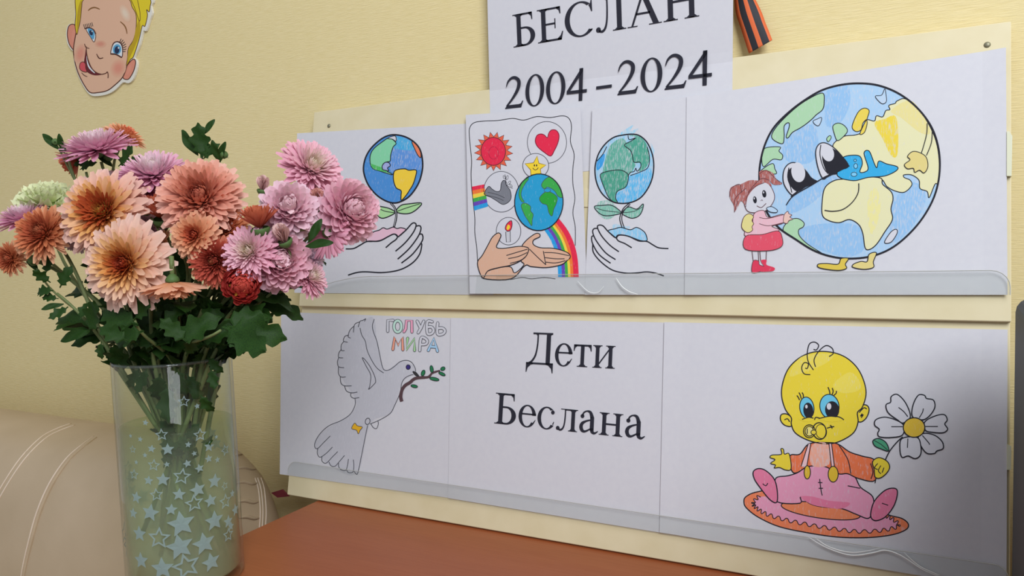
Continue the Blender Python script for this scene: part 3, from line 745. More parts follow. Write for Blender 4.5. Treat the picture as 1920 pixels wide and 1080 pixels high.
d.both([(475, 275), (495, 265), (515, 258), (512, 280), (500, 298), (482, 290)], cr('pastelblue', 'B4CCE2', 40, .6), INK, 3)
d.both([(540, 360), (555, 345), (562, 355), (548, 375)], GRN, INK, 3)
d.both([(775, 155), (805, 150), (820, 120), (825, 140), (828, 180), (810, 192), (790, 178)], cr('pastelblue', 'B4CCE2', 40, .6), INK, 3)
d.both([(360, 755), (400, 745), (430, 765), (427, 785), (405, 800), (410, 830), (450, 870), (520, 915), (470, 898), (390, 848), (330, 802)], GRN, INK, 3.5)
d.both([(820, 855), (850, 810), (875, 797), (880, 815), (855, 855), (830, 865)], WHITE, INK, 3.5)
d.line(OUT4, INK, 8, True)
as_parent(d.build('earth_drawing', sh_earth), (0, 0, 0))
d.k += 20
k0 = d.k
d = Draw(F4, on_board, o4, CURL[sh_earth.name]); d.k = k0
d.both([(330, 560), (335, 510), (360, 480), (395, 478), (435, 510), (465, 550), (492, 568), (440, 590), (400, 612), (375, 632), (345, 600)], WHITE, INK, 4.5)
d.fill([(356, 512), (352, 560), (375, 600), (403, 614), (445, 590), (492, 568), (465, 545), (440, 512), (400, 490)], INK)
d.fill(ell(403, 522, 33, 48, -10), WHITE); d.line([(358, 500), (352, 545), (365, 590), (372, 620)], INK, 4)
d.both([(487, 430), (500, 390), (530, 380), (570, 400), (610, 440), (645, 492), (600, 510), (555, 530), (525, 554), (500, 505)], WHITE, INK, 4.5)
d.fill([(520, 430), (522, 475), (550, 530), (600, 510), (645, 492), (612, 442), (575, 410), (540, 400)], INK)
d.fill(ell(546, 430, 29, 40, -15), WHITE); d.line([(512, 390), (508, 440), (525, 500), (548, 530)], INK, 4)
d.line([(368, 638), (430, 594), (495, 565)], INK, 5); d.line([(345, 680), (380, 635), (470, 582), (540, 540), (590, 528)], INK, 4.5); d.line([(520, 555), (560, 535), (650, 490)], INK, 5)
d.line([(695, 575), (692, 620), (665, 665), (620, 700), (570, 710), (530, 705)], INK, 4)
d.build('face_drawing', sh_earth); kk = d.k; d = Draw(F4, on_board, o4, CURL[sh_earth.name]); d.k = kk
d.line([(1025, 285), (1022, 340), (1000, 420), (990, 440)], INK, 3.5); d.line([(1050, 320), (1045, 380), (1022, 440)], INK, 3.5)
d.both([(990, 428), (955, 422), (930, 445), (942, 462), (915, 485), (930, 505), (958, 503), (965, 522), (988, 512), (1010, 525), (1028, 495), (1020, 450)], cr('handstraw', 'DCCB84', 5, .8), INK, 3.5)
d.build('arm_drawing', sh_earth); d = Draw(F4, on_board, o4, CURL[sh_earth.name]); d.k = kk
d.both([(595, 965), (610, 938), (645, 938), (630, 965), (636, 985), (600, 995), (540, 990), (500, 980), (500, 965), (540, 962)], cr('mustard', 'D9BF52', 80, .85), INK, 4)
d.build('foot_drawing', sh_earth); d = Draw(F4, on_board, o4, CURL[sh_earth.name]); d.k = kk
d.both([(735, 953), (745, 917), (780, 910), (765, 953), (766, 980), (720, 990), (667, 980), (670, 965), (705, 952)], cr('mustard2', 'DCCB84', 80, .85), INK, 4)
d.build('foot_drawing', sh_earth)
d = Draw(F4, on_board, o4, CURL[sh_earth.name]); d.k = k0
HAIR = cr('hairbrown', 'A8625C', 60, .6); INKR = flat('reddish_ink', '5E3A40')
d.both([(140, 650), (155, 600), (200, 570), (255, 575), (285, 620), (285, 660), (250, 705), (195, 717), (155, 705)], WHITE, INKR, 3)
d.fill([(215, 560), (215, 520), (245, 512), (280, 525), (300, 560), (325, 578), (285, 582), (262, 560), (275, 590), (240, 572), (190, 600), (160, 640), (150, 680), (128, 660), (110, 690), (95, 712), (92, 680), (72, 640), (78, 595), (120, 582), (170, 560)], HAIR)
for ln in ([(72, 640), (80, 600), (120, 580), (130, 620)], [(92, 680), (105, 640), (150, 600)], [(215, 530), (250, 512), (290, 550), (325, 575)], [(150, 690), (155, 640), (190, 595), (240, 572)], [(160, 620), (220, 555), (262, 560)], [(95, 715), (102, 690), (112, 660)]): d.line(ln, INKR, 2.6)
for e in (ell(194, 655, 9, 17, -8), ell(239, 626, 10, 18, -8)): d.fill(e, INK)
for e in (ell(191, 648, 3, 5), ell(236, 619, 3, 5)): d.fill(e, WHITE)
d.line([(203, 684), (225, 692), (248, 672)], INKR, 3); d.line([(222, 660), (228, 655), (232, 660)], INKR, 2)
d.both([(150, 830), (150, 800), (180, 780), (190, 722), (235, 706), (258, 740), (330, 725), (332, 765), (275, 782), (312, 802), (230, 822)], cr('rosepink', 'E3B6C0', 20, .75), INKR, 3)
d.both([(335, 728), (352, 710), (358, 722), (372, 728), (362, 738), (376, 748), (358, 755), (350, 768), (332, 762)], cr('skin2', 'E2BDB0', 20, .7), INKR, 2.6)
d.line([(215, 740), (255, 745), (330, 727)], INKR, 2.6); d.line([(215, 770), (260, 780), (330, 765)], INKR, 2.6)
d.both([(150, 830), (230, 822), (305, 805), (326, 840), (322, 880), (260, 900), (148, 893)], cr('red', 'DE5468', 75, .8), INKR, 3)
d.both([(150, 810), (130, 785), (140, 740), (165, 722), (187, 735), (180, 755), (188, 770), (180, 785), (183, 800), (168, 812)], cr('pastelyellow', 'DDD28C', 75, .8), INKR, 3)
for a, b in (((180, 900), (186, 950)), ((210, 900), (213, 950)), ((218, 903), (222, 948)), ((250, 902), (248, 945))): d.line([a, b], INKR, 2.6, smooth=False)
d.both([(186, 950), (212, 950), (216, 968), (245, 980), (220, 1000), (180, 1003)], cr('shoered', 'D8405A', 75, .85), INKR, 2.5)
d.fill([(222, 948), (250, 945), (250, 968), (288, 982), (280, 998), (220, 1000), (240, 980)], cr('shoered', 'D8405A', 75, .85))
d.both([(250, 695), (275, 688), (302, 705), (296, 716), (265, 712)], cr('pastelblue', 'B4CCE2', 40, .6), INK, 3)
d.build('girl_drawing', sh_earth)

# --- dove
F5 = (520, 560, 3.0)
o5 = LO + .0006 + .0001
d = Draw(F5, on_board, o5, CURL[sh_dove.name])
d.fill([(437, 560), (360, 440), (345, 330), (405, 190), (498, 115), (545, 115), (560, 240), (600, 400), (690, 355), (770, 380), (760, 428), (700, 475), (640, 640), (520, 705), (450, 982), (300, 940), (215, 840), (240, 760), (420, 640)], cr('graphite', 'C2C2CA', 50, .6))
BL = INKT
for ln in ([(437, 560), (437, 600), (410, 650), (360, 685), (290, 715), (240, 760), (212, 810), (212, 838), (228, 842), (260, 810), (298, 772)],
           [(228, 842), (225, 870), (240, 892), (275, 870), (310, 835)], [(250, 890), (252, 915), (275, 925), (310, 890), (340, 860)],
           [(290, 918), (302, 940), (325, 942), (350, 915), (378, 882)], [(345, 925), (345, 945), (360, 963), (385, 965), (395, 935), (400, 902)],
           [(388, 960), (400, 978), (425, 975), (430, 945), (428, 905)], [(432, 970), (440, 983), (452, 982), (470, 900), (490, 800), (508, 712)],
           [(522, 705), (580, 680), (635, 645), (660, 600), (690, 530), (700, 475), (720, 445), (750, 430), (765, 428)],
           [(545, 115), (535, 150), (540, 185), (560, 240), (575, 310), (590, 380), (604, 402), (630, 400), (660, 380), (690, 355), (725, 347), (755, 358), (775, 390), (778, 410)],
           [(465, 165), (475, 205), (495, 240), (505, 290), (530, 345), (560, 390), (598, 418)],
           [(498, 112), (480, 122), (465, 128), (455, 160)], [(498, 112), (490, 128)], [(465, 130), (435, 145), (428, 190)], [(430, 155), (408, 178), (398, 212), (412, 222)],
           [(402, 205), (380, 212), (372, 238), (395, 245)], [(375, 240), (360, 260), (360, 290), (378, 292)], [(360, 285), (346, 305), (345, 330), (370, 333)],
           [(346, 330), (338, 355), (345, 383), (375, 388)], [(344, 383), (344, 420), (358, 440), (385, 440)], [(354, 440), (358, 475), (378, 490), (418, 490)],
           [(378, 492), (390, 520), (420, 530), (450, 525)], [(414, 530), (413, 548), (430, 560), (460, 556)]):
    d.line(ln, BL, 3.4)
d.line([(478, 335), (500, 380), (525, 430), (520, 490), (514, 510), (545, 480), (553, 465), (545, 430), (520, 380), (490, 340)], BL, 3.2, True)
d.line(ell(508, 690, 13, 18, 15), BL, 3.4, True); d.line([(525, 702), (540, 725), (558, 730), (568, 705), (565, 685)], BL, 3)
d.both([(435, 700), (450, 715), (478, 722), (466, 740), (455, 760), (445, 740), (418, 730)], cr('ochre', 'E8B430', 30, .95), BL, 3)
d.both(ell(736, 385, 12, 13), flat('violet_eye', '3E3478'), INK, 3)
d.both([(762, 410), (780, 415), (799, 440), (775, 430)], flat('beak_grey', '3A3A3A'), INK, 3)
d.build('dove_drawing', sh_dove)
d = Draw(F5, on_board, o5, CURL[sh_dove.name]); d.k = 60
TW = flat('twig_brown', '5A4448'); LG = cr('leafdark', '2E7A50', 30, .95)
d.line([(700, 578), (694, 550), (702, 512), (720, 487), (745, 472), (772, 450), (805, 444), (850, 440), (872, 418), (915, 404)], TW, [17, 17, 16, 16, 16, 15, 14, 12, 10, 8])
for e in (ell(820, 418, 10, 17, 20), ell(868, 396, 9, 20, -10), ell(931, 394, 13, 10, -25), ell(926, 423, 20, 8, 25), ell(883, 452, 27, 9, 12), ell(770, 492, 19, 8, 12)): d.both(e, LG, INK, 3)
d.build('olive_twig_drawing', sh_dove)
def bubble(word_strokes, off):
    for pts_list, mt in word_strokes:
        dd = Draw(F5, on_board, off, CURL[sh_dove.name])
        for p in pts_list: dd.line(p, INKT, 16, smooth=len(p) > 5, sub=4)
        for p in pts_list:
            for e in (p[0], p[-1]): dd.fill(ell(e[0], e[1], 8, 8, 0, 12), INKT, False)
        dd.k += 6
        for p in pts_list: dd.line(p, mt, 10.5, smooth=len(p) > 5, sub=4)
        for p in pts_list:
            for e in (p[0], p[-1]): dd.fill(ell(e[0], e[1], 5.2, 5.2, 0, 12), mt, False)
        dd.build('letter', sh_dove)
mint, pinkc = cr('mintletter', 'BFE0D2', 30, .8), cr('pinkletter', 'EBA6BE', 30, .85)
bubble([([[(621, 184), (622, 122), (652, 122)]], WHITE), ([ell(677, 156, 21, 32, 0, 16) + [(698, 156)]], mint),
        ([[(712, 186), (722, 170), (726, 124), (756, 124), (757, 188)]], pinkc), ([[(786, 126), (806, 165)], [(824, 126), (808, 165), (792, 192)]], WHITE),
        ([[(872, 130), (844, 130), (844, 194), (868, 196), (879, 178), (868, 160), (846, 160)]], WHITE), ([[(902, 136), (901, 198), (930, 199), (943, 182), (930, 166), (903, 166)]], WHITE)], o5 + .0003)
orc, grc, blc = cr('orangeletter', 'EBA088', 30, .85), cr('greenletter', 'A8D49C', 30, .85), cr('blueletter', 'A6CBE6', 30, .85)
bubble([([[(650, 286), (660, 218), (680, 262), (703, 218), (706, 288)]], orc), ([[(733, 222), (726, 288), (771, 224), (772, 292)]], grc),
        ([[(801, 293), (808, 222), (832, 224), (844, 240), (834, 256), (806, 258)]], WHITE), ([[(849, 292), (880, 224), (901, 296)], [(864, 270), (890, 272)]], blc)], o5 + .0003)

# --- baby
F6 = (1360, 620, 2.5717)
o6 = LO + .0022 + .0001
d = Draw(F6, on_board, o6, CURL[sh_baby.name])
ORG, PNK, DPK = cr('coral', 'E8825A', 75, .7), cr('candypink', 'E29AB6', 75, .72), cr('rose', 'DE7C9C', 75, .75)
d.both([(90, 830), (100, 800), (165, 775), (330, 760), (700, 830), (780, 885), (850, 905), (882, 932), (870, 960), (800, 985), (680, 998), (540, 995), (400, 975), (260, 945), (160, 900), (105, 858)], ORG, INK, 5)
scal = []
base = smooth_path([(165, 795), (135, 830), (150, 855), (200, 885), (290, 912), (400, 935), (520, 955), (640, 968), (760, 962), (835, 940), (800, 905), (760, 890)], False, 10)
for i, p in enumerate(base):
    t = (base[min(i + 1, len(base) - 1)] - base[max(i - 1, 0)]).normalized(); nn = V((-t.y, t.x))
    scal.append(tuple(p + nn * (7 if (i // 2) % 2 else -7)))
d.fill(scal + [(560, 840), (330, 800)], PNK, False); d.line(scal, INK, 4, False, True, 3)
d.both(ell(460, 868, 192, 36, 8), cr('coral2', 'E6865E', 100, .75), INK, 4.5)
d.build('rug_drawing', sh_baby); k1 = d.k
d = Draw(F6, on_board, o6, CURL[sh_baby.name]); d.k = k1
d.both([(348, 685), (400, 655), (500, 650), (560, 680), (620, 700), (652, 755), (710, 800), (712, 860), (690, 905), (630, 885), (560, 858), (470, 850), (410, 835), (362, 802), (360, 832), (250, 825), (240, 760), (245, 710), (300, 700)], PNK, INK, 5)
d.fill([(362, 800), (410, 835), (470, 850), (560, 858), (600, 830), (500, 820), (420, 800)], DPK)
d.both([(405, 545), (500, 540), (545, 548), (600, 585), (660, 605), (722, 628), (722, 722), (640, 712), (590, 690), (545, 690), (480, 655), (400, 655), (350, 683), (325, 682), (308, 640), (315, 600), (360, 595)], cr('orangered2', 'E6784E', 5, .7), INK, 5)
d.fill([(420, 550), (495, 548), (500, 645), (415, 648)], cr('peachc', 'EBAA94', 5, .5))
d.both([(400, 545), (412, 545), (392, 658), (365, 655)], cr('palerose', 'EBC0C4', 5, .6), INK, 4, False)
d.both([(500, 545), (512, 545), (526, 655), (512, 660)], cr('palerose', 'EBC0C4', 5, .6), INK, 4, False)
GLD = cr('gold', 'DDB93C', 75, .9)
d.both(ell(395, 683, 15, 32), GLD, INK, 4); d.both(ell(520, 692, 24, 38), GLD, INK, 4)
d.line([(545, 548), (590, 620), (605, 690)], INK, 4); d.line([(455, 715), (460, 760), (467, 795)], INK, 4); d.line([(447, 732), (468, 733)], INK, 4); d.line([(450, 760), (471, 760)], INK, 4)
d.line([(590, 748), (650, 760)], INK, 4); d.line([(700, 640), (712, 680), (702, 715)], INK, 4)
d.both([(135, 680), (160, 665), (195, 675), (235, 715), (250, 770), (248, 827), (215, 815), (170, 760), (140, 715)], DPK, INK, 5)
d.line([(180, 738), (195, 748), (205, 735)], INK, 4)
d.both([(702, 875), (720, 820), (770, 770), (815, 760), (830, 780), (815, 840), (775, 895), (730, 916), (705, 905)], DPK, INK, 5)
d.line([(755, 832), (785, 842)], INK, 4)
d.build('body_drawing', sh_baby)
d = Draw(F6, on_board, o6, CURL[sh_baby.name]); d.k = k1
YB = cr('babyyellow', 'E4CE40', 55, .85)
HEAD = [(460, 100), (530, 108), (590, 135), (640, 185), (670, 250), (678, 310), (660, 370), (637, 395), (640, 440), (620, 490), (570, 525), (510, 545), (440, 540), (380, 520), (335, 490), (318, 450), (318, 420), (290, 380), (272, 320), (275, 260), (300, 190), (345, 140), (400, 110)]
d.both([(635, 378), (660, 358), (685, 362), (693, 385), (680, 420), (655, 440), (635, 430)], YB, INK, 5)
d.both([(318, 460), (285, 455), (266, 430), (270, 405), (295, 402), (318, 420)], YB, INK, 5)
d.both(HEAD, YB, INK, 5)
d.fill([(340, 150), (400, 115), (520, 115), (480, 160), (380, 200), (310, 220)], cr('paleyellow', 'E6D45A', 55, .75))
d.fill([(520, 260), (600, 200), (650, 250), (640, 290), (560, 300)], cr('paleyellow', 'E6D45A', 55, .75))
for ln in ([(435, 175), (428, 140), (450, 100), (485, 72), (515, 85), (520, 110), (500, 125)], [(425, 190), (400, 150), (395, 110), (405, 65), (430, 55), (450, 70), (440, 92), (425, 90)], [(410, 212), (380, 208), (368, 180), (380, 155), (400, 160), (395, 182), (385, 180)],
           [(660, 400), (652, 412), (665, 405), (655, 420)], [(645, 395), (668, 372), (682, 378)], [(285, 430), (300, 425), (310, 440)]): d.line(ln, INK, 4.5)
CY = cr('cyanfill', '6CC0DC', 20, .85)
d.both(ell(393, 372, 34, 52, -8), CY, INK, 4); d.fill(ell(400, 385, 24, 38, -5), INK); d.fill(ell(391, 366, 6, 9), WHITE)
d.both(ell(502, 365, 46, 58, -8), CY, INK, 4); d.fill(ell(515, 382, 34, 42, -5), INK); d.fill(ell(500, 365, 11, 16), WHITE)
d.fill([(350, 425), (400, 418), (430, 425), (400, 440)], YB); d.fill([(445, 425), (500, 414), (575, 428), (510, 440)], YB)
d.line([(370, 428), (400, 418), (425, 422)], INK, 4.5); d.line([(450, 424), (500, 413), (545, 415), (572, 430)], INK, 4.5)
for ln in ([(358, 335), (352, 322), (345, 312)], [(366, 328), (362, 312), (355, 298)], [(376, 325), (376, 310), (370, 298)], [(505, 308), (502, 290), (495, 272)], [(515, 308), (520, 292), (515, 276)], [(523, 312), (534, 302), (536, 290)], [(430, 430), (436, 418), (455, 422)], [(490, 470), (508, 465), (525, 462)], [(505, 455), (512, 462), (515, 472)]): d.line(ln, INK, 4.5)
d.both(ell(454, 484, 32, 40, -10), YB, INK, 5); d.line(ell(462, 486, 26, 34, -10), INK, 3, True)
d.line(ell(405, 485, 28, 31), INK, 4, True); d.both(ell(405, 485, 20, 23), cr('paleyellow', 'E6D97A', 55, .6), INK, 3.5); d.both(ell(426, 490, 13, 11), YB, INK, 3.5); d.line([(395, 472), (395, 498)], INK, 4)
d.build('head_drawing', sh_baby)
d = Draw(F6, on_board, o6, CURL[sh_baby.name]); d.k = k1 + 40
d.both([(308, 595), (285, 595), (280, 572), (268, 570), (270, 596), (225, 600), (216, 612), (240, 622), (218, 640), (242, 648), (236, 662), (262, 660), (292, 672), (317, 665)], YB, INK, 4)
d.build('hand_drawing', sh_baby); d = Draw(F6, on_board, o6, CURL[sh_baby.name]); d.k = k1 + 44
d.both([(710, 632), (740, 612), (780, 630), (792, 660), (775, 690), (745, 711), (722, 705), (718, 670)], YB, INK, 4.5)
for ln in ([(735, 640), (720, 660), (735, 670)], [(750, 650), (738, 675), (750, 690)], [(765, 660), (756, 685)]): d.line(ln, INK, 4)
d.build('hand_drawing', sh_baby)
d = Draw(F6, on_board, o6, CURL[sh_baby.name]); d.k = k1 + 40
d.line([(722, 735), (726, 712), (728, 700)], INK, 4); d.line([(762, 645), (790, 585), (825, 540), (855, 512)], INK, 5)
d.both([(712, 530), (740, 520), (775, 540), (788, 580), (750, 570), (720, 555)], cr('leafmid', '4E9C78', 30, .85), INK, 4.5); d.line([(715, 528), (750, 548), (785, 578)], INK, 3)
for p in ([(892, 415), (870, 350), (830, 308), (800, 318), (797, 345), (775, 358), (785, 395), (830, 430), (858, 445)], [(903, 415), (905, 360), (930, 312), (960, 312), (970, 327), (1003, 335), (1010, 370), (985, 410), (950, 430)],
          [(962, 440), (1010, 412), (1055, 405), (1070, 430), (1058, 450), (1072, 475), (1050, 492), (1000, 490), (965, 480)], [(960, 495), (1010, 505), (1045, 535), (1050, 568), (1020, 580), (1008, 592), (970, 590), (940, 550), (930, 515)],
          [(925, 515), (943, 560), (940, 600), (915, 617), (882, 604), (852, 610), (842, 570), (852, 520)], [(855, 502), (800, 515), (745, 512), (735, 495), (742, 475), (720, 455), (728, 428), (780, 418), (855, 450)]):
    d.both(p, WHITE, INK, 5)
for ln in ([(880, 415), (860, 390), (835, 370)], [(935, 420), (950, 395), (955, 375)], [(965, 462), (1025, 462)], [(950, 505), (980, 540), (985, 550)], [(880, 520), (878, 565)], [(855, 463), (800, 463)]): d.line(ln, INK, 4)
d.both(ell(910, 467, 52, 47), cr('daisygold', 'DDBB44', 55, .8), INK, 5)
d.build('daisy_drawing', sh_baby)

# ------------------------------------------------------------------ boy cut-out on the wall
F7 = (80, 0, 5.4)
BOY_OFF = .0035
border = [(335, 0), (325, 180), (318, 245), (275, 242), (245, 280), (238, 350), (250, 440), (290, 505), (308, 520), (320, 640), (365, 780), (435, 910), (490, 965), (560, 972), (660, 952), (740, 905), (812, 835), (870, 842), (920, 795), (955, 680), (950, 605), (930, 582), (985, 450), (1018, 315), (1048, 312), (1085, 200), (1110, 130), (1100, 60), (1125, 0), (1090, -120), (980, -240), (800, -310), (600, -300), (440, -220), (360, -110)]
bq = smooth_path(border, True, 3)
fr_ = [on_wall(p[0] / 5.4 + 80, p[1] / 5.4, BOY_OFF) for p in bq]; bk = [p + V((0, .0032, 0)) for p in fr_]
n = len(fr_); cB = on_wall(200, 80, BOY_OFF)
CARD = flat('white_card', 'E4E0D4')
boy = mesh_obj('boy_cutout', fr_ + bk, [tuple(range(n)), tuple(range(2 * n - 1, n - 1, -1))] + [(i, (i + 1) % n, n + (i + 1) % n, n + i) for i in range(n)], CARD, None, origin=cB)
tag(as_parent(boy, cB), 'cardboard cut-out of a winking blond cartoon boy face on the wall', 'wall decoration')
d = Draw(F7, on_wall, BOY_OFF + .0001)
SK = flat('skin_print', 'E2B698'); SKR = flat('blush_print', 'E0957E'); HY = flat('blond_print', 'E2CC30'); HD = flat('dark_blond_print', 'BFA028'); EARM = flat('ear_print', 'DD9078')
EARL = [(330, 262), (290, 247), (260, 275), (250, 350), (264, 430), (290, 480), (322, 500), (345, 380)]
EARR = [(848, 675), (900, 610), (930, 602), (940, 640), (920, 720), (880, 790), (850, 805), (815, 790), (820, 740)]
d.both(EARL, EARM, BROWNINK, 8); d.both(EARR, EARM, BROWNINK, 8)
d.fill([(325, 300), (300, 320), (295, 400), (320, 440)], SKR); d.fill([(895, 650), (860, 700), (850, 760), (890, 720)], SKR)
FACE = [(400, -60), (640, -120), (870, -40), (905, 60), (948, 150), (948, 300), (905, 480), (855, 660), (810, 780), (720, 870), (650, 918), (560, 937), (480, 935), (420, 860), (360, 740), (325, 620), (312, 500), (335, 350), (370, 200)]
d.both(FACE, SK, BROWNINK, 9)
d.build('face_print', boy)
d = Draw(F7, on_wall, BOY_OFF + .00018)
d.both([(330, -20), (360, -110), (430, -180), (600, -260), (800, -270), (960, -200), (1060, -100), (1095, 10), (1088, 60), (1078, 120), (1052, 98), (1060, 160), (1035, 265), (1008, 262), (975, 400), (920, 570), (890, 600), (848, 665), (860, 580), (868, 490), (920, 400), (945, 280), (945, 150), (905, 70), (868, -10), (700, -60), (520, -70), (412, 0), (395, 70), (382, 200), (362, 290), (345, 350), (328, 260), (335, 140)], HY, BROWNINK, 6)
d.fill([(945, 280), (980, 200), (985, 330), (930, 480), (880, 590), (855, 650), (862, 560), (875, 490), (920, 400)], HD)
d.fill([(395, 0), (385, 120), (365, 270), (348, 335), (345, 200), (365, 60)], HD)
d.line([(895, 0), (935, 90), (980, 215), (985, 130), (960, 0)], BROWNINK, 5)
d.build('hair_print', boy)
d = Draw(F7, on_wall, BOY_OFF + .00018)
def soft(cx, cy, rx, ry, rot, col):
    a, b = (226, 182, 152), tuple(int(col[i:i + 2], 16) for i in (0, 2, 4))
    for k in range(5):
        f_ = (k + 1) / 5; d.fill(ell(cx, cy, rx * (1.25 - .2 * k), ry * (1.25 - .2 * k), rot), flat('soft_print', '%02X%02X%02X' % tuple(int(x + (y - x) * f_) for x, y in zip(a, b))))
soft(382, 545, 48, 85, 15, 'DC957E'); soft(765, 690, 62, 75, 20, 'DC957E'); soft(585, 445, 48, 30, 0, 'D6937C'); soft(835, 135, 38, 75, -25, 'E6D0B8')
d.line([(460, 107), (490, 84), (530, 76), (578, 94)], flat('brow_print', '8A6038'), 12, taper=True); d.line([(785, 218), (825, 255), (845, 295), (854, 342)], flat('brow_print', '8A6038'), 11, taper=True)
EW, EB, EBD = flat('eye_white', 'DDE2E4'), flat('eye_blue', '5FA3C8'), flat('eye_dark', '2A3450')
d.both([(440, 298), (480, 285), (515, 308), (535, 350), (535, 385), (518, 425), (485, 375)], EW, BROWNINK, 6)
d.fill([(455, 295), (490, 288), (520, 320), (525, 360), (512, 400), (480, 365)], EB); d.fill(ell(490, 332, 17, 27, -20), EBD); d.fill(ell(500, 318, 5, 7), EW)
d.line([(425, 290), (470, 280), (515, 302), (538, 345)], BROWNINK, 9)
for k in range(6):
    x = 418 + k * 16; d.line([(x + 10, 296 - k * 6), (x, 262 - k * 6), (x - 4 + k, 245 - k * 3)], INK, 5)
d.both([(692, 545), (698, 490), (720, 440), (755, 425), (792, 445), (808, 500), (800, 580), (745, 552)], EW, BROWNINK, 7)
d.fill(ell(753, 500, 42, 52, 8), EB); d.fill(ell(752, 506, 25, 38, 5), EBD); d.fill(ell(768, 485, 8, 9), EW)
d.line([(685, 545), (740, 550), (800, 582)], BROWNINK, 12); d.line([(695, 500), (715, 440), (755, 420), (795, 440), (810, 490)], BROWNINK, 7)
for k in range(7):
    a = R(-70 + k * 16); d.line([(762 + 50 * cos(a), 490 + 66 * sin(a)), (765 + 66 * cos(a), 490 + 84 * sin(a) - 4), (768 + 78 * cos(a), 488 + 92 * sin(a) - 10)], INK, 5)
d.line([(545, 545), (560, 575), (578, 592), (612, 585)], BROWNINK, 9, taper=True)
d.fill([(440, 480), (428, 560), (418, 640), (430, 705), (475, 745), (535, 762), (605, 752), (545, 735), (495, 690), (460, 610), (445, 540)], flat('mouth_dark', '6A2A2E'))
d.fill([(447, 545), (452, 610), (480, 680), (530, 738), (508, 730), (462, 680), (445, 610)], EW)
d.both([(432, 645), (405, 626), (378, 645), (374, 690), (400, 720), (446, 728), (436, 690)], flat('tongue_print', 'D4585E'), BROWNINK, 6)
d.line([(600, 752), (638, 742), (655, 728), (662, 760), (660, 790)], BROWNINK, 7); d.line([(422, 443), (438, 478), (472, 490)], BROWNINK, 7, taper=True); d.line([(440, 470), (445, 540), (462, 612), (497, 690), (545, 735), (600, 752)], BROWNINK, 6); d.line([(392, 735), (420, 762), (452, 776)], BROWNINK, 6, taper=True)
d.build('features_print', boy)

# ------------------------------------------------------------------ ribbon on the wall
RO, RB_ = newmat('orange_ribbon', 'D8683A', .6), newmat('black_ribbon', '2A2A30', .6)
FR = (1340, 0, 9.82)
def rib_edges(t):
    lft = smooth_path([(370, -260), (372, 0), (400, 250), (480, 500), (560, 750), (635, 985)], False, 5)
    rgt = smooth_path([(560, -330), (745, 0), (860, 230), (930, 420), (1000, 590), (1060, 740)], False, 5)
    return lft, rgt
lft, rgt = rib_edges(0)
def wpt(p, off): return on_wall(p[0] / 9.82 + 1340, p[1] / 9.82, off)
ribroot = None
cuts = [0, .17, .42, .60, .88, 1.0]
segs = len(lft)
vv, ff, mi = [], [], []
for i in range(segs):
    for c_ in cuts:
        p = lft[i].lerp(rgt[i], c_)
        lift = .004 + .010 * (i / (segs - 1)) + .006 * sin(c_ * pi) * (1 - .6 * i / segs)
        vv.append(wpt(p, lift))
m_ = len(cuts)
for i in range(segs - 1):
    for c_ in range(m_ - 1):
        ff.append((i * m_ + c_, i * m_ + c_ + 1, (i + 1) * m_ + c_ + 1, (i + 1) * m_ + c_)); mi.append(c_ % 2)
rb = mesh_obj('ribbon', vv, ff, [RO, RB_], None, mi, smooth=True, origin=vv[len(vv) // 2])
sm = rb.modifiers.new('thick', 'SOLIDIFY'); sm.thickness = .0007
tag(rb, 'orange and black striped ribbon end on the wall right of the title sheet', 'ribbon')

# ------------------------------------------------------------------ grey case at the right edge
GC = newmat('dark_grey_plastic', '363734', .55)
gx0 = on_wall(1899.5, 700, .145).x
bm = box_bm((gx0, -.60, TABLE_Z + .012), (gx0 + .36, -.150, -.063), .011, 4)
gr = root('grey_case', (gx0 + .18, -.2, TABLE_Z), 'dark grey rounded plastic case at the right edge beside the stand', 'case')
bm_obj('shell', bm, GC, gr, origin=(gx0 + .18, -.2, -.2), smooth=False)
bm_obj('foot', box_bm((gx0 + .06, -.56, TABLE_Z), (gx0 + .30, -.18, TABLE_Z + .014), .003), GC, gr, origin=(gx0 + .18, -.2, TABLE_Z))

# ------------------------------------------------------------------ vase
VC = V((-.6665, -.3315, TABLE_Z)); VR, VH = .0552, .2225
RIM = VC.z + VH; WATER = VC.z + .158
GLASS = clear('clear_glass', 'F9FCFA', 1.3, .02, .01)
vase = root('glass_vase', VC, 'clear cylindrical glass vase of green water printed with pale stars', 'vase')
a, b = lathe([(.001, 0), (VR - .004, 0), (VR - .001, .0012), (VR, .004), (VR, VH - .001), (VR - .0012, VH), (VR - .0026, VH - .001), (VR - .0026, .010), (VR - .006, .0075), (.001, .007)], 56, VC)
mesh_obj('body', a, b, GLASS, vase, smooth=True, origin=VC)
tor = []
a, b = tube([VC + V((VR * .977 * cos(2 * pi * i / 56), VR * .977 * sin(2 * pi * i / 56), VH - .0008)) for i in range(57)], .0016, 6, False)
mesh_obj('rim', a, b, clear('glass_rim', 'D4DEDB', 1.6, .02, .08), vase, smooth=True, origin=VC + V((0, 0, VH)))
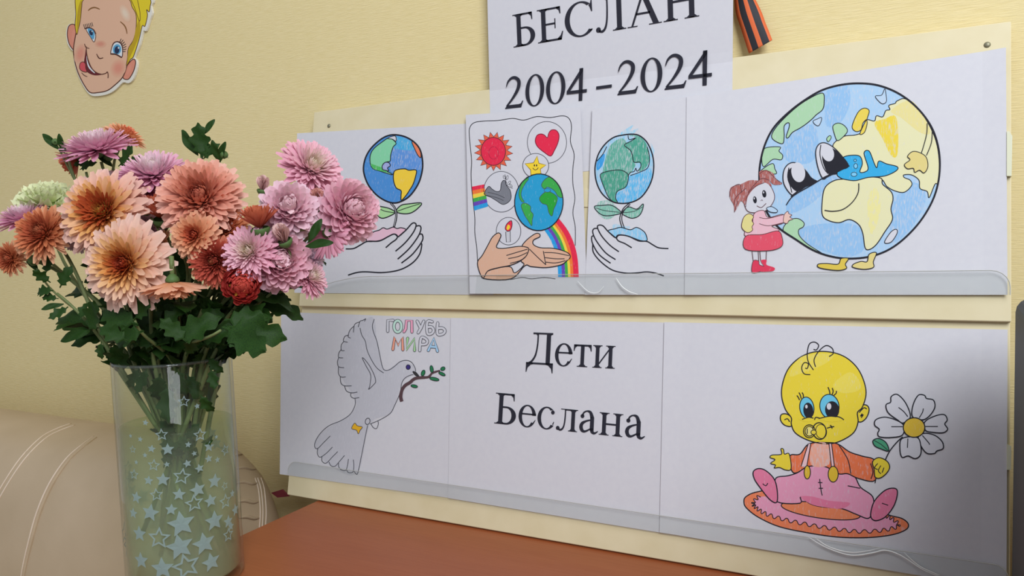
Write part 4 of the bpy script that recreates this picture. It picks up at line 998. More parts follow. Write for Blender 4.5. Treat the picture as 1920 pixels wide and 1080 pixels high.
# water: refracting body with murky green tint
wm = bpy.data.materials.new('murky_green_water'); wm.use_nodes = True
b_ = bsdf(wm); wm.node_tree.nodes.remove(b_)
rf = N(wm, 'ShaderNodeBsdfTransparent'); rf.inputs[0].default_value = srgb('EDF3E0')
df = N(wm, 'ShaderNodeBsdfTranslucent'); df.inputs[0].default_value = srgb('EEF4D8')
d2 = N(wm, 'ShaderNodeBsdfDiffuse'); d2.inputs[0].default_value = srgb('E9F1D2')
mA = N(wm, 'ShaderNodeMixShader'); mA.inputs[0].default_value = .45
L(wm, df.outputs[0], mA.inputs[1]); L(wm, d2.outputs[0], mA.inputs[2])
mB = N(wm, 'ShaderNodeMixShader')
zc = N(wm, 'ShaderNodeTexCoord'); sp = N(wm, 'ShaderNodeSeparateXYZ'); L(wm, zc.outputs['Object'], sp.inputs[0])
rm = N(wm, 'ShaderNodeMapRange'); rm.inputs[1].default_value = .03; rm.inputs[2].default_value = .155; rm.inputs[3].default_value = .62; rm.inputs[4].default_value = .10
L(wm, sp.outputs['Z'], rm.inputs[0]); L(wm, rm.outputs[0], mB.inputs[0])
L(wm, rf.outputs[0], mB.inputs[1]); L(wm, mA.outputs[0], mB.inputs[2])
gl = N(wm, 'ShaderNodeBsdfGlossy'); gl.inputs['Roughness'].default_value = .03
fr2 = schlick(wm, .02, .35)
mC = N(wm, 'ShaderNodeMixShader'); L(wm, fr2, mC.inputs[0]); L(wm, mB.outputs[0], mC.inputs[1]); L(wm, gl.outputs[0], mC.inputs[2])
L(wm, mC.outputs[0], wm.node_tree.nodes['Material Output'].inputs[0])
a, b = lathe([(.0005, .0078), (VR - .0062, .0082), (VR - .0032, .011), (VR - .0030, .157), (VR - .0036, .158), (.0005, .158)], 48, VC)
wo = mesh_obj('water', a, b, wm, vase, smooth=True, origin=VC); wo['label'] = 'murky green water filling the vase'
# printed stars
SM = clear('frosted_print', 'C9D6D6', 1.2, .5, .78, 'B7CFD2')
def star(phi, z, r, hollow, rot=0):
    rad = VR + .00025; ins = .47
    p = []
    for k in range(10):
        q = pi / 2 + rot + k * pi / 5; rr = r if k % 2 == 0 else r * ins
        p.append((rr * cos(q), rr * sin(q)))
    f = lambda x, y: VC + V((rad * cos(phi + x / rad), rad * sin(phi + x / rad), z + y))
    if hollow:
        vv = [f(*q) for q in p] + [f(q[0] * .66, q[1] * .66) for q in p]
        ff = [(i, (i + 1) % 10, 10 + (i + 1) % 10, 10 + i) for i in range(10)]
    else:
        vv = [f(0, 0)] + [f(*q) for q in p]; ff = [(0, 1 + i, 1 + (i + 1) % 10) for i in range(10)]
    mesh_obj('printed_star', vv, ff, SM, vase, origin=f(0, 0))
def ray_cyl(px, py):
    d_ = ray(px, py); o = EYE - VC
    A = d_.x ** 2 + d_.y ** 2; B = 2 * (o.x * d_.x + o.y * d_.y); Cc = o.x ** 2 + o.y ** 2 - VR ** 2
    D = B * B - 4 * A * Cc
    if D < 0: return None
    t = (-B - math.sqrt(D)) / (2 * A); p = o + d_ * t
    return math.atan2(p.y, p.x), p.z, t
STARS = [(404, 277, 26, 1), (512, 290, 16, 0), (465, 298, 13, 0), (228, 374, 14, 0), (302, 430, 28, 1), (478, 430, 30, 1), (204, 450, 13, 0), (170, 497, 18, 1), (256, 494, 18, 0), (330, 497, 27, 0), (424, 475, 14, 0), (520, 484, 24, 0), (226, 524, 12, 0), (452, 516, 12, 0), (186, 556, 11, 0), (266, 570, 28, 1), (326, 566, 13, 0), (420, 562, 18, 0), (518, 540, 18, 0), (558, 545, 14, 0), (594, 500, 26, 1), (395, 622, 38, 1), (476, 584, 20, 0), (308, 636, 30, 0), (242, 640, 22, 0), (545, 643, 33, 0), (176, 612, 25, 1), (468, 682, 34, 0), (382, 704, 28, 0), (278, 706, 30, 1), (527, 733, 30, 0), (595, 736, 35, 1), (452, 745, 40, 1), (186, 718, 28, 0), (250, 788, 40, 0), (346, 774, 26, 0), (392, 840, 58, 0), (545, 825, 45, 0), (608, 828, 28, 0), (640, 775, 28, 0), (200, 885, 36, 0), (290, 905, 50, 1), (385, 945, 58, 0), (497, 930, 50, 0), (608, 890, 32, 1), (208, 1008, 38, 0), (305, 1045, 50, 0), (415, 1035, 60, 1), (530, 1015, 42, 0), (172, 790, 25, 0), (592, 665, 20, 1), (626, 700, 18, 0), (553, 440, 10, 0), (160, 435, 10, 0), (620, 850, 20, 0)]
front = []
for cx, cy, r, h in STARS:
    hit = ray_cyl(cx / 2.4533 + 180, cy / 2.4533 + 640)
    if hit and .004 < hit[1] < VH - .01:
        star(hit[0], hit[1], 1.1 * r / 2.4533 * hit[2] / FPX, h, random.uniform(-.25, .25)); front.append(hit[0])
mid = math.atan2(EYE.y - VC.y, EYE.x - VC.x)
for k in range(26):
    z = .012 + .125 * (k / 26) ** 1.1
    star(mid + pi + random.uniform(-1.35, 1.35), z, .012 * (1 - z / .2) + .003, k % 3 == 0, random.uniform(-.3, .3))

# ------------------------------------------------------------------ flowers
PETAL, LEAFM = vcol('petal', .28, .6), None
def leafmat():
    m = newmat('dark_green_leaf', '2E4F2C', .6, .2)
    f = noise(m, coords(m, (1, 1, 1), out='Object'), 60, 3)
    L(m, ramp(m, f, [(.3, srgb('162F0E')), (.7, srgb('284814'))]), bsdf(m).inputs['Base Color'])
    return m
LEAFM = leafmat()
STEMM = newmat('green_stem', '6B7A48', .55)
sf = noise(STEMM, coords(STEMM, (1, 1, 1)), 40, 2); L(STEMM, ramp(STEMM, sf, [(.3, srgb('55683C')), (.7, srgb('7E8A58'))]), bsdf(STEMM).inputs['Base Color'])
CALYX = newmat('green_calyx', '4F6A3A', .6)
def mixc(a, b, t): return tuple(x + (y - x) * t for x, y in zip(a, b))
def petal_geo(Ln, Wd, cup, curl, cb, ct, notch=False, nseg=5):
    """boat-shaped petal along +Y, inner face +Z; returns verts, faces, colours"""
    prof = [.34, .66, .92, 1.0, .88, .36] if not notch else [.3, .6, .9, 1.0, 1.0, .8]
    vs_, fs, cs = [], [], []
    y = z = 0; ang = 0
    for i in range(nseg + 1):
        t = i / nseg; hw = Wd * prof[i] / 2
        if i:
            ang = curl * (t ** 1.3); y += Ln / nseg * cos(ang); z += Ln / nseg * sin(ang)
        for s in (-1, 0, 1):
            up = cup * hw * (abs(s)) * (1 if s else 0)
            vs_.append(V((s * hw, y - sin(ang) * up * .8, z + cos(ang) * up)))
            c = mixc(cb, ct, min(1, t * 1.15)); k = .94 if s == 0 else 1.0
            cs.append((c[0] * k, c[1] * k, c[2] * k, 1))
        if i:
            a = (i - 1) * 3
            fs += [(a, a + 1, a + 4, a + 3), (a + 1, a + 2, a + 5, a + 4)]
    return vs_, fs, cs
def lin(h): return srgb(h)[:3]
# kind: petals, widest tilt, length(u), width ratio, cup, curl(u), colours inner..outer as (u, base, tip)
K = {
 'peach':  dict(n=240, th=100, l=lambda u: .16 + .84 * u ** .95, w=.23, cup=.45, curl=lambda u: .6 - .75 * u, c=[(0, 'B8503C', 'D07058'), (.16, 'A02C1A', 'C0502C'), (.27, 'AC4420', 'D07C40'), (.36, 'CC7834', 'E8A860'), (.5, 'DE9848', 'F2C48C'), (.66, 'E8AC74', 'F4CEB8'), (1, 'E8B094', 'F4D2C6')]),
 'peachy': dict(n=240, th=100, l=lambda u: .14 + .86 * u ** .95, w=.23, cup=.45, curl=lambda u: .55 - .7 * u, c=[(0, 'D8A840', 'E4C060'), (.08, 'B0582C', 'D89048'), (.18, 'A03018', 'CC6034'), (.38, 'A43418', 'BC5830'), (.48, 'C46C2C', 'E8AC64'), (.58, 'DE9448', 'F0BC80'), (.70, 'E6A478', 'F2C6B2'), (1, 'E4A48C', 'F0C8BE')]),
 'salmon': dict(n=280, th=112, l=lambda u: .30 + .70 * u ** .85, w=.21, cup=.6, curl=lambda u: 1.25 - 1.2 * u, c=[(0, 'B44838', 'D47460'), (.3, 'BC5440', 'E49478'), (.6, 'D47A62', 'F0B09A'), (1, 'E49C84', 'F4C8BA')]),
 'coral':  dict(n=120, th=102, l=lambda u: .22 + .78 * u ** .9, w=.32, cup=.4, curl=lambda u: .9 - .95 * u, c=[(0, 'A83428', 'C05040'), (.3, 'B44830', 'DC7854'), (.55, 'DC9054', 'F0B48C'), (1, 'E89C6C', 'F4C0A4')]),
 'rust':   dict(n=250, th=108, l=lambda u: .34 + .66 * u ** .9, w=.18, cup=.6, curl=lambda u: 1.0 - .9 * u, c=[(0, 'A85C3C', 'C47C58'), (.3, 'A84630', 'CC6C4C'), (.65, 'C06438', 'DC8C60'), (1, 'DC9458', 'F0C09C')]),
 'red':    dict(n=250, th=108, l=lambda u: .38 + .62 * u ** .9, w=.18, cup=.6, curl=lambda u: 1.0 - .9 * u, c=[(0, 'AA9050', 'B88858'), (.14, '98382C', 'C05848'), (.7, '9C3430', 'D06450'), (.9, 'B84C3C', 'E8A080'), (1, 'CC6C50', 'F0B494')]),
 'redball': dict(n=190, th=108, l=lambda u: .70 + .30 * u, w=.26, cup=.5, curl=lambda u: 2.0 - .25 * u, c=[(0, 'C8A840', 'D8B848'), (.10, 'C05840', 'D07048'), (.25, 'B83C38', 'D05848'), (.6, 'BC3C40', 'D85850'), (1, 'C04448', 'D85850')]),
 'pink':   dict(n=260, th=104, l=lambda u: .26 + .74 * u ** .85, w=.19, cup=.5, curl=lambda u: .9 - .75 * u, c=[(0, 'ECD8B0', 'F2E4C8'), (.22, 'EED4C4', 'F4E0D8'), (.45, 'ECC0C8', 'F4CCD6'), (.7, 'E6A4B8', 'F2C0D0'), (1, 'DA82A0', 'F0B0C6')]),
 'lilac':  dict(n=240, th=102, l=lambda u: .26 + .74 * u ** .85, w=.18, cup=.5, curl=lambda u: 1.0 - .9 * u, c=[(0, 'ECD8C0', 'F2E4D8'), (.25, 'ECCCD4', 'F2DCE4'), (.6, 'E2A0BE', 'F0C0D4'), (1, 'D47EA6', 'EEAECA')]),
 'pinkball': dict(n=180, th=128, l=lambda u: .66 + .34 * u, w=.36, cup=.55, curl=lambda u: 1.35 - .75 * u, c=[(0, 'E8A8B8', 'F6D4DC'), (.5, 'E094AC', 'F4C4D2'), (1, 'DC88A8', 'F4CCDA')]),
 'paleball': dict(n=160, th=128, l=lambda u: .66 + .34 * u, w=.36, cup=.55, curl=lambda u: 1.25 - .9 * u, c=[(0, 'E8B0BC', 'F6D8DE'), (.5, 'DC98B0', 'F4D0DC'), (1, 'D89CC0', 'F6E0EA')]),
 'whitish': dict(n=110, th=120, l=lambda u: .55 + .45 * u, w=.28, cup=.5, curl=lambda u: 1.0 - .8 * u, c=[(0, 'D4AEC2', 'E8D0DC'), (1, 'CCA0C0', 'EAD4E0')]),
 'bud':    dict(n=26, th=22, l=lambda u: .92 + .08 * u, w=.62, cup=.7, curl=lambda u: .75, c=[(0, 'B8645C', 'D09488'), (1, 'B4605A', 'D89C90')]),
 'pinkbud': dict(n=26, th=22, l=lambda u: .92 + .08 * u, w=.62, cup=.7, curl=lambda u: .8, c=[(0, 'C89490', 'E8C4C0'), (1, 'BC8480', 'EAC8C4')]),
 'rustbud': dict(n=60, th=52, l=lambda u: .8 + .2 * u, w=.24, cup=.5, curl=lambda u: .6 - .55 * u, c=[(0, 'B04834', 'D47854'), (1, 'A84434', 'D4745A')]),
}
DISC = {   # small florets of the heart: count, tilt, length, colours at the middle and at the rim, radius
 'peach': (90, 40, .17, '9C2C1C', 'C85C3C', 'A8381C', 'DC8448', .26), 'peachy': (130, 45, .15, 'C89030', 'E4C05C', '9C2C14', 'C8602C', .30),
 'salmon': (60, 40, .20, 'A83C2C', 'D06C50', 'B44C38', 'E08C70', .20), 'coral': (60, 40, .16, '98281C', 'B84430', 'A83424', 'D06844', .16),
 'rust': (90, 45, .20, '9C4828', 'C87C50', 'A03C20', 'D07C4C', .28), 'red': (90, 45, .18, 'A88844', 'C0A060', '8C2C24', 'C45848', .26),
 'pink': (90, 45, .20, 'E4D090', 'F4E8C0', 'ECCCC0', 'F6E0DC', .26), 'lilac': (80, 45, .20, 'ECDCC0', 'F4EADC', 'E8C4D0', 'F4DCE6', .26),
}
def colour(cs, u):
    for (a, b0, t0), (b, b1, t1) in zip(cs, cs[1:]):
        if u <= b:
            k = (u - a) / (b - a); return mixc(lin(b0), lin(b1), k), mixc(lin(t0), lin(t1), k)
    return lin(cs[-1][1]), lin(cs[-1][2])
OUTER = {}
def outer_mesh(kind, step):
    key = (kind, step)
    if key not in OUTER:
        k = K[kind]; u = .6 + .1 * step + .02
        cb, ct = colour(k['c'], u)
        v_, f_, c_ = petal_geo(1, k['w'] * 1.08, k['cup'] * .8, k['curl'](u), cb, ct)
        me = bpy.data.meshes.new('petal'); me.from_pydata([tuple(p) for p in v_], [], f_); me.materials.append(PETAL)
        me.polygons.foreach_set('use_smooth', [True] * len(f_))
        ca = me.color_attributes.new('Col', 'FLOAT_COLOR', 'POINT'); ca.data.foreach_set('color', [x for c in c_ for x in c])
        OUTER[key] = me
    return OUTER[key]
def frame_from(d, spin=0):
    d = d.normalized(); ref = V((0, 0, 1)) if abs(d.z) < .95 else V((1, 0, 0))
    x = ref.cross(d).normalized(); y = d.cross(x)
    return (M((x, y, d)).transposed() @ M.Rotation(spin, 3, 'Z')).to_4x4()
def petal_frame(th, az):
    rad = V((cos(az), sin(az), 0)); yd = V((0, 0, cos(th))) + rad * sin(th); zd = V((0, 0, sin(th))) - rad * cos(th)
    xd = yd.cross(zd)
    return M((xd, yd, zd)).transposed().to_4x4()
GA = pi * (3 - math.sqrt(5))
def head(parent, base, d, r, kind, thscale=1.0, split=.55, minpx=9):
    """flower head: joined inner florets plus each outer petal as an object of its own"""
    k = K[kind]; n = k['n']; fm = frame_from(d, random.uniform(0, 6))
    iv, if_, ic = [], [], []; outs = []
    th_max = R(k['th']) * thscale
    for i in range(n):
        u = (i + .5) / n; th = th_max * (u ** .62); az = i * GA + random.uniform(-.12, .12)
        ln = r * k['l'](u) * random.uniform(.92, 1.06)
        th2 = th + random.uniform(-.07, .07)
        pf = petal_frame(th2, az)
        root_ = V((cos(az), sin(az), 0)) * (.10 * r * sin(th)) + V((0, 0, .06 * r * cos(th)))
        if u > split and ln > .0055:
            outs.append((u, ln, M.Translation(root_) @ pf @ M.Rotation(random.uniform(-.25, .25), 4, 'Y')))
        else:
            cb, ct = colour(k['c'], u)
            jit = random.uniform(.92, 1.06); cb = tuple(c * jit for c in cb); ct = tuple(c * jit for c in ct)
            v_, f_, c_ = petal_geo(ln, max(ln, .24 * r) * k['w'] * .95, k['cup'], k['curl'](u) + random.uniform(-.15, .15), cb, ct)
            tm = M.Translation(root_) @ pf; b = len(iv)
            iv += [tm @ p for p in v_]; if_ += [tuple(x + b for x in q) for q in f_]; ic += c_
    hd = bpy.data.objects.new('flower_head', None); COL.objects.link(hd); hd.empty_display_size = .01
    hd.parent = parent; fm.translation = base - V(parent['_w']); hd.matrix_local = fm
    dk = DISC.get(kind)
    if dk:
        for i in range(dk[0]):
            u = (i + .5) / dk[0]; az = i * GA; th = R(dk[1]) * u ** .5; ln = r * dk[2] * random.uniform(.8, 1.2)
            cb, ct = mixc(lin(dk[3]), lin(dk[5]), u), mixc(lin(dk[4]), lin(dk[6]), u)
            v_, f_, c_ = petal_geo(ln, ln * .34, .9, .35, cb, ct)
            tm = M.Translation(V((cos(az), sin(az), 0)) * (r * dk[7] * u ** .5) + V((0, 0, r * .10))) @ petal_frame(th, az); b = len(iv)
            iv += [tm @ p for p in v_]; if_ += [tuple(x + b for x in q) for q in f_]; ic += c_
    h = mesh_obj('inner_florets', iv, if_, PETAL, None, smooth=True, cols=ic)
    h.parent = hd; h['kind'] = 'stuff'
    for u, ln, tm in outs:
        o = bpy.data.objects.new('petal', outer_mesh(kind, min(3, int((u - .55) / .1125)))); COL.objects.link(o)
        o.parent = hd; o.matrix_local = tm @ M.Diagonal((ln, ln, ln, 1))
    return hd
def bez(p0, p1, p2, p3, n):
    return [(p0 * (1 - t) ** 3 + p1 * 3 * t * (1 - t) ** 2 + p2 * 3 * t * t * (1 - t) + p3 * t ** 3) for t in [i / n for i in range(n + 1)]]
def leaf_mesh(v):
    rnd = random.Random(v); vs_, fs = [], []
    n = 24; y = z = 0; bend = rnd.uniform(-.9, .5)
    for i in range(n + 1):
        t = i / n
        env = (sin(pi * min(1, t * .92 + .06)) ** .8) * (1.15 - .35 * t)
        if v == 9: hw = .16 * sin(pi * (t * .96 + .02)) ** .8
        else:
            lobe = .5 + .5 * cos(2 * pi * (t * 3.1 + .12)) + .08 * ((i % 2) - .5)
            hw = .30 * env * (1 - .44 * lobe) if t > .14 else .03
        if i: a = bend * t; y += cos(a) / n; z += sin(a) / n
        if i == n: hw = .01
        back = .09 * (1 - t) if v != 9 else 0
        for s in (-1, -.5, 0, .5, 1):
            vs_.append((s * hw, y + abs(s) * hw * .35, z + .22 * abs(s) * hw + .03 * sin(9 * t + 3 * s)))
        if i:
            a = (i - 1) * 5; fs += [(a + j, a + j + 1, a + j + 6, a + j + 5) for j in range(4)]
    me = bpy.data.meshes.new('leaf'); me.from_pydata(vs_, [], fs); me.materials.append(LEAFM)
    me.polygons.foreach_set('use_smooth', [True] * len(fs)); return me
LEAVES = {v: leaf_mesh(v) for v in (1, 2, 3, 4, 9)}
def leaf(parent, p, d, nrm, size, v=None):
    d = d.normalized(); n_ = (nrm - d * nrm.dot(d)).normalized(); x = d.cross(n_)
    m_ = M((x, d, n_)).transposed().to_4x4(); m_.translation = p - V(parent['_w'])
    o = bpy.data.objects.new('leaf', LEAVES[v or random.choice((1, 2, 3, 4))]); COL.objects.link(o)
    o.parent = parent; o.matrix_local = m_ @ M.Diagonal((size, size, size, 1)); return o
DV = (V((VC.x, VC.y, 0)) - EYE).dot(fwd)
def cdir(a, b, c): return (RT * a + UP * b - fwd * c).normalized()
def stem_of(parent, base, d, rad=.0019, nleaf=5, cutstem=False, leafpx=.05, up=True):
    off = base - V((VC.x, VC.y, base.z)); off.z = 0
    q = random.uniform(0, 2 * pi); rr = random.uniform(.004, .036)
    lat = off.normalized() * min(off.length * .30, .030) if off.length > .001 else V((0, 0, 0))
    nk = V((VC.x, VC.y, RIM - .012)) + lat + V((cos(q), sin(q), 0)) * rr * .45
    bt = V((VC.x, VC.y, VC.z + random.uniform(.012, .05))) - lat * .8 + V((cos(q * 1.7), sin(q * 1.7), 0)) * rr * .6
    dist = (base - nk).length
    ax = (nk - bt).normalized()
    pts = bez(base - d * .004, base - d * dist * .33, nk + ax * dist * .33, nk, 12) + [nk.lerp(bt, k / 5) for k in range(1, 6)]
    rads = [rad * (.75 + .5 * min(1, i / 12)) for i in range(len(pts))]
    a, b = tube(pts, rads, 6); mesh_obj('stem', a, b, STEMM, parent, smooth=True, origin=pts[0])
    for i in range(nleaf):
        j = random.choice((4, 5, 6, 7, 8, 9, 10, 11, 12, 13, 14)) if i else 12
        p = pts[j]; out = p - V((VC.x, VC.y, p.z)); out.z = 0
        if out.length < .003: out = V((random.uniform(-1, 1), random.uniform(-1, 1), 0))
        out = out.normalized() + V((random.uniform(-1.1, 1.1), random.uniform(-1.1, 1.1), 0))
        t = (pts[j - 1] - pts[j]).normalized()
        inside = p.z < RIM + .005
        sz = leafpx * random.uniform(.7, 1.15) * (.62 if inside else 1)
        if inside: out = V((random.uniform(-1, 1), random.uniform(-1, 1), 0)) * .5
        dd = (t * (1.0 if inside else random.uniform(.25, .8)) + out.normalized() * (.25 if inside else random.uniform(.5, .9)) + V((0, 0, random.uniform(-.35, .15) * (0 if inside else 1)))).normalized()
        leaf(parent, p, dd, V((random.uniform(-.6, .6), random.uniform(-.6, .6), 1)) - fwd * random.uniform(0, .9), sz)
    return pts
def calyx(parent, base, d, r):
    fm = frame_from(d); fm.translation = base - V(parent['_w'])
    a, b = lathe([(.0004, -r * .42), (r * .16, -r * .38), (r * .34, -r * .2), (r * .42, -.02 * r), (r * .36, r * .06)], 12)
    o = mesh_obj('calyx', a, b, CALYX, parent, smooth=True); o.matrix_local = fm
def flower(px, py, rpx, kind, f, dd, label, nleaf=4, hub=None, name='chrysanthemum', cat='flower', thscale=1.0, split=.55, lf=.05):
    """px, py: middle of the head in the photo; f: facing (right, up, towards the camera); dd: nearer than the vase axis (m)"""
    dep = DV - dd; d = cdir(*f); r = rpx * 1.08 * dep / FPX
    base = at(px, py, dep) - d * r * .18
    t = root(name, base, label, cat, 'flowers in the vase')
    head(t, base, d, r, kind, thscale, split); calyx(t, base - d * r * .02, d, r * (.95 if kind == 'rustbud' else .55))
    stem_of(t, base - d * r * .25, d, nleaf=nleaf, leafpx=lf)
    return t
FL = [
 (185, 393, 84, 'peachy', (-.05, .22, 1), .060, 'large peach chrysanthemum with rust ring and yellow heart, upper left'),
 (228, 494, 83, 'peach', (-.12, .02, 1), .085, 'large pale peach chrysanthemum with orange heart, lowest of the two big peach ones'),
 (372, 366, 76, 'salmon', (.12, .28, 1), .060, 'large salmon chrysanthemum right of the bouquet centre'),
 (178, 268, 62, 'lilac', (-.12, .95, .42), .000, 'lilac-pink chrysanthemum highest in the bouquet, facing up'),
 (238, 250, 36, 'coral', (.55, .85, .15), -.035, 'orange chrysanthemum peeping out behind the highest lilac one'),
 (286, 316, 62, 'lilac', (.05, .85, .55), .020, 'lilac-pink chrysanthemum below and right of the highest one'),
 (205, 342, 46, 'lilac', (.0, .9, .5), -.012, 'lilac chrysanthemum half hidden above the large peach one'),
 (42, 402, 48, 'lilac', (-.15, .92, .35), .000, 'lilac chrysanthemum at the far left edge under the carnation'),
 (74, 434, 52, 'rust', (-.05, .28, 1), .045, 'orange-brown chrysanthemum left of the large peach ones'),
 (15, 485, 31, 'rust', (-.3, -.05, 1), .030, 'small orange chrysanthemum cut by the left edge of the picture'),
 (362, 440, 46, 'coral', (-.1, .05, 1), .075, 'small coral chrysanthemum with broad petals under the salmon one'),
 (420, 424, 46, 'rust', (.15, .3, 1), .050, 'rust-salmon chrysanthemum behind the small coral one'),
 (400, 490, 47, 'red', (.0, -.1, 1), .072, 'dark red chrysanthemum with peach tips and greenish heart'),
 (454, 534, 46, 'redball', (.30, .0, 1), .075, 'half closed red ball chrysanthemum under the pink ones'),
 (464, 470, 50, 'pink', (-.1, .25, 1), .080, 'pale pink chrysanthemum with cream heart beside the dark red one'),
 (526, 488, 56, 'pinkball', (.45, .05, 1), .060, 'pink globe chrysanthemum at the middle right'),
 (588, 308, 58, 'pink', (.62, .55, .75), .020, 'pink chrysanthemum with cream heart topping the right-hand group'),
 (661, 392, 58, 'pinkball', (.7, .15, .8), .030, 'pink globe chrysanthemum farthest right, before the globe drawing'),
 (541, 388, 54, 'paleball', (.3, .3, 1), .055, 'whitish pink globe chrysanthemum between two closed buds'),
 (622, 438, 48, 'pink', (.45, -.15, -.75), .025, 'pink chrysanthemum seen from behind, with two leaves before it'),
 (586, 518, 38, 'pink', (.75, .35, .35), .040, 'small pink chrysanthemum low on the right, seen from the side'),
 (324, 538, 54, 'coral', (.0, -1, -.12), .078, 'coral chrysanthemum hanging upside down under the big peach one'),
 (303, 402, 46, 'rustbud', (-.05, .9, .5), .035, 'dark red half open chrysanthemum left of the salmon one'),
 (268, 350, 44, 'lilac', (-.3, .35, .8), .010, 'lilac chrysanthemum shaded under another at the bouquet middle'),
 (272, 425, 36, 'whitish', (.0, .1, 1), .010, 'lilac-white chrysanthemum deep in the middle of the bouquet'),
 (140, 452, 34, 'whitish', (-.1, -.6, .4), .010, 'mauve chrysanthemum in shade between the two big peach ones'),
 (298, 455, 28, 'rust', (-.8, .3, .5), .030, 'small rust chrysanthemum turned left, in the shade beside the coral one'),
 (577, 484, 34, 'whitish', (.5, .3, .6), .025, 'pale whitish pink chrysanthemum behind the pink globe'),
 (142, 300, 34, 'rustbud', (-.75, -.55, .2), -.020, 'rust bud drooping left below the highest lilac chrysanthemum'),
 (486, 420, 44, 'rustbud', (-.1, .95, .3), .075, 'rust half open bud standing left of the whitish pink globe'),
]
for a in FL:
    fl_ = flower(*a[:6], a[6], thscale=.82 if 'upside down' in a[6] else 1.0)
    if 'upside down' in a[6]:
        q0 = V(fl_.location); q1 = at(321, 480, (q0 - EYE).dot(fwd))
        va, vb = tube([q0 + UP * .004, q0.lerp(q1, .5), q1], .0022, 7); mesh_obj('cut_stem', va, vb, STEMM, fl_, smooth=True, origin=q0)
def bud(px, py, rpx, kind, f, dd, label, nleaf=2):
    dep = DV - dd; d = cdir(*f); r = rpx * dep / FPX
    base = at(px, py, dep) - d * r * .95
    t = root('flower_bud', base, label, 'bud', 'closed buds in the vase')
    head(t, base, d, r * 2.1, kind, 1.0, 2); calyx(t, base + d * r * .2, d, r * 1.9)
    stem_of(t, base - d * r * .4, d, .0013, nleaf, leafpx=.032)
bud(493, 346, 14, 'pinkbud', (.12, 1, .2), .045, 'pale pink closed bud highest at the right side of the bouquet')
bud(594, 374, 18, 'bud', (.2, 1, .25), .030, 'brownish pink closed bud between the pink flowers on the right')
bud(528, 440, 19, 'pinkbud', (-.25, .8, .55), .075, 'beige-pink closed bud just above the pink globe')
bud(265, 381, 17, 'bud', (-.35, .8, .5), .045, 'small rust bud above the two big peach flowers')
def green_bud(px, py, rpx, dd, f, label, nleaf=1, lf=.022):
    dep = DV - dd; d = cdir(*f); r = rpx * dep / FPX; c = at(px, py, dep)
    t = root('flower_bud', c, label, 'bud', 'closed buds in the vase')
    fm = frame_from(d); fm.translation = V((0, 0, 0))
    a, b = lathe([(.0003, -r), (r * .6, -r * .8), (r, -.1 * r), (r * .85, .5 * r), (r * .4, .85 * r), (.0003, .9 * r)], 12)
    o = mesh_obj('bud_head', a, b, CALYX, t, smooth=True); o.matrix_local = fm
    for k in range(5):
        p = petal_frame(R(75), k * 2 * pi / 5)
        o = bpy.data.objects.new('sepal', LEAVES[9]); COL.objects.link(o); o.parent = t
        o.matrix_local = fm @ M.Translation((0, 0, -r * .9)) @ petal_frame(R(50), k * 2 * pi / 5) @ M.Diagonal((r * 1.6,) * 3 + (1,))
    stem_of(t, c - d * r * .8, d, .0011, 0)
    for k in range(nleaf):
        leaf(t, c - d * r * 2.2, d + cdir(random.uniform(-.8, .8), .3, random.uniform(-.3, .6)), -fwd + UP * .3, lf, 9)
green_bud(104, 266, 7, .0, (-.4, 1, .2), 'tiny green bud at the upper left beside a leaf')
green_bud(203, 294, 9, -.01, (-.3, .9, .3), 'small green bud under the highest lilac flower')
green_bud(63, 488, 11, .03, (-.1, 1, .5), 'round green bud at the left, above the lower leaves')
green_bud(420, 290, 8, .03, (.55, .8, .2), 'small green bud with a narrow leaf, upper middle', 2)
# pale green carnation
def carnation():
    dep = DV + .02; d = cdir(.15, .85, .5); c = at(88, 362, dep); r = 56 * dep / FPX
    t = root('carnation', c, 'pale green carnation with ruffled petals at the left of the bouquet', 'flower', 'flowers in the vase')
    fm = frame_from(d); fm.translation = -d * r * .55
    cb, ct = lin('C4D48C'), lin('F2F6CE')
    meshes = []
    for v in range(3):
        vs_, fs, cs = [], [], []
        n, mseg = 6, 10; rnd = random.Random(v)
        for i in range(n + 1):
            t_ = i / n
            for j in range(mseg + 1):
                s = j / mseg * 2 - 1
                wv = .12 * sin(j * 2.1 + v) * t_ ** 2
                ww = .62 * (t_ ** .7) + .06
                y = t_ * (1 - .22 * s * s) + (.05 * (-1) ** j if i == n else 0)
                vs_.append((s * ww, y, .30 * s * s * (1 - t_) + wv + .25 * t_ ** 2))
                c_ = mixc(cb, ct, t_); cs.append((*c_, 1))
        for i in range(n):
            for j in range(mseg):
                a = i * (mseg + 1) + j; fs.append((a, a + 1, a + mseg + 2, a + mseg + 1))
        me = bpy.data.meshes.new('petal'); me.from_pydata(vs_, [], fs); me.materials.append(PETAL); me.polygons.foreach_set('use_smooth', [True] * len(fs))
        ca = me.color_attributes.new('Col', 'FLOAT_COLOR', 'POINT'); ca.data.foreach_set('color', [x for c_ in cs for x in c_]); meshes.append(me)
    for i in range(26):
        u = (i + .5) / 26; th = R(88) * u ** .75
        o = bpy.data.objects.new('petal', meshes[i % 3]); COL.objects.link(o); o.parent = t
        s = r * (.72 + .34 * u)
        o.matrix_local = fm @ petal_frame(th, i * GA) @ M.Rotation(random.uniform(-.4, .4), 4, 'Y') @ M.Diagonal((s * .8, s, s, 1))
    a, b = lathe([(.0004, -r * .75), (r * .2, -r * .7), (r * .3, -r * .3), (r * .36, r * .15)], 12)
    o = mesh_obj('calyx', a, b, newmat('carnation_calyx', '7E9A62', .6), t, smooth=True); o.matrix_local = fm
    stem_of(t, c - d * r * 1.2, d, .0018, 2)
carnation()
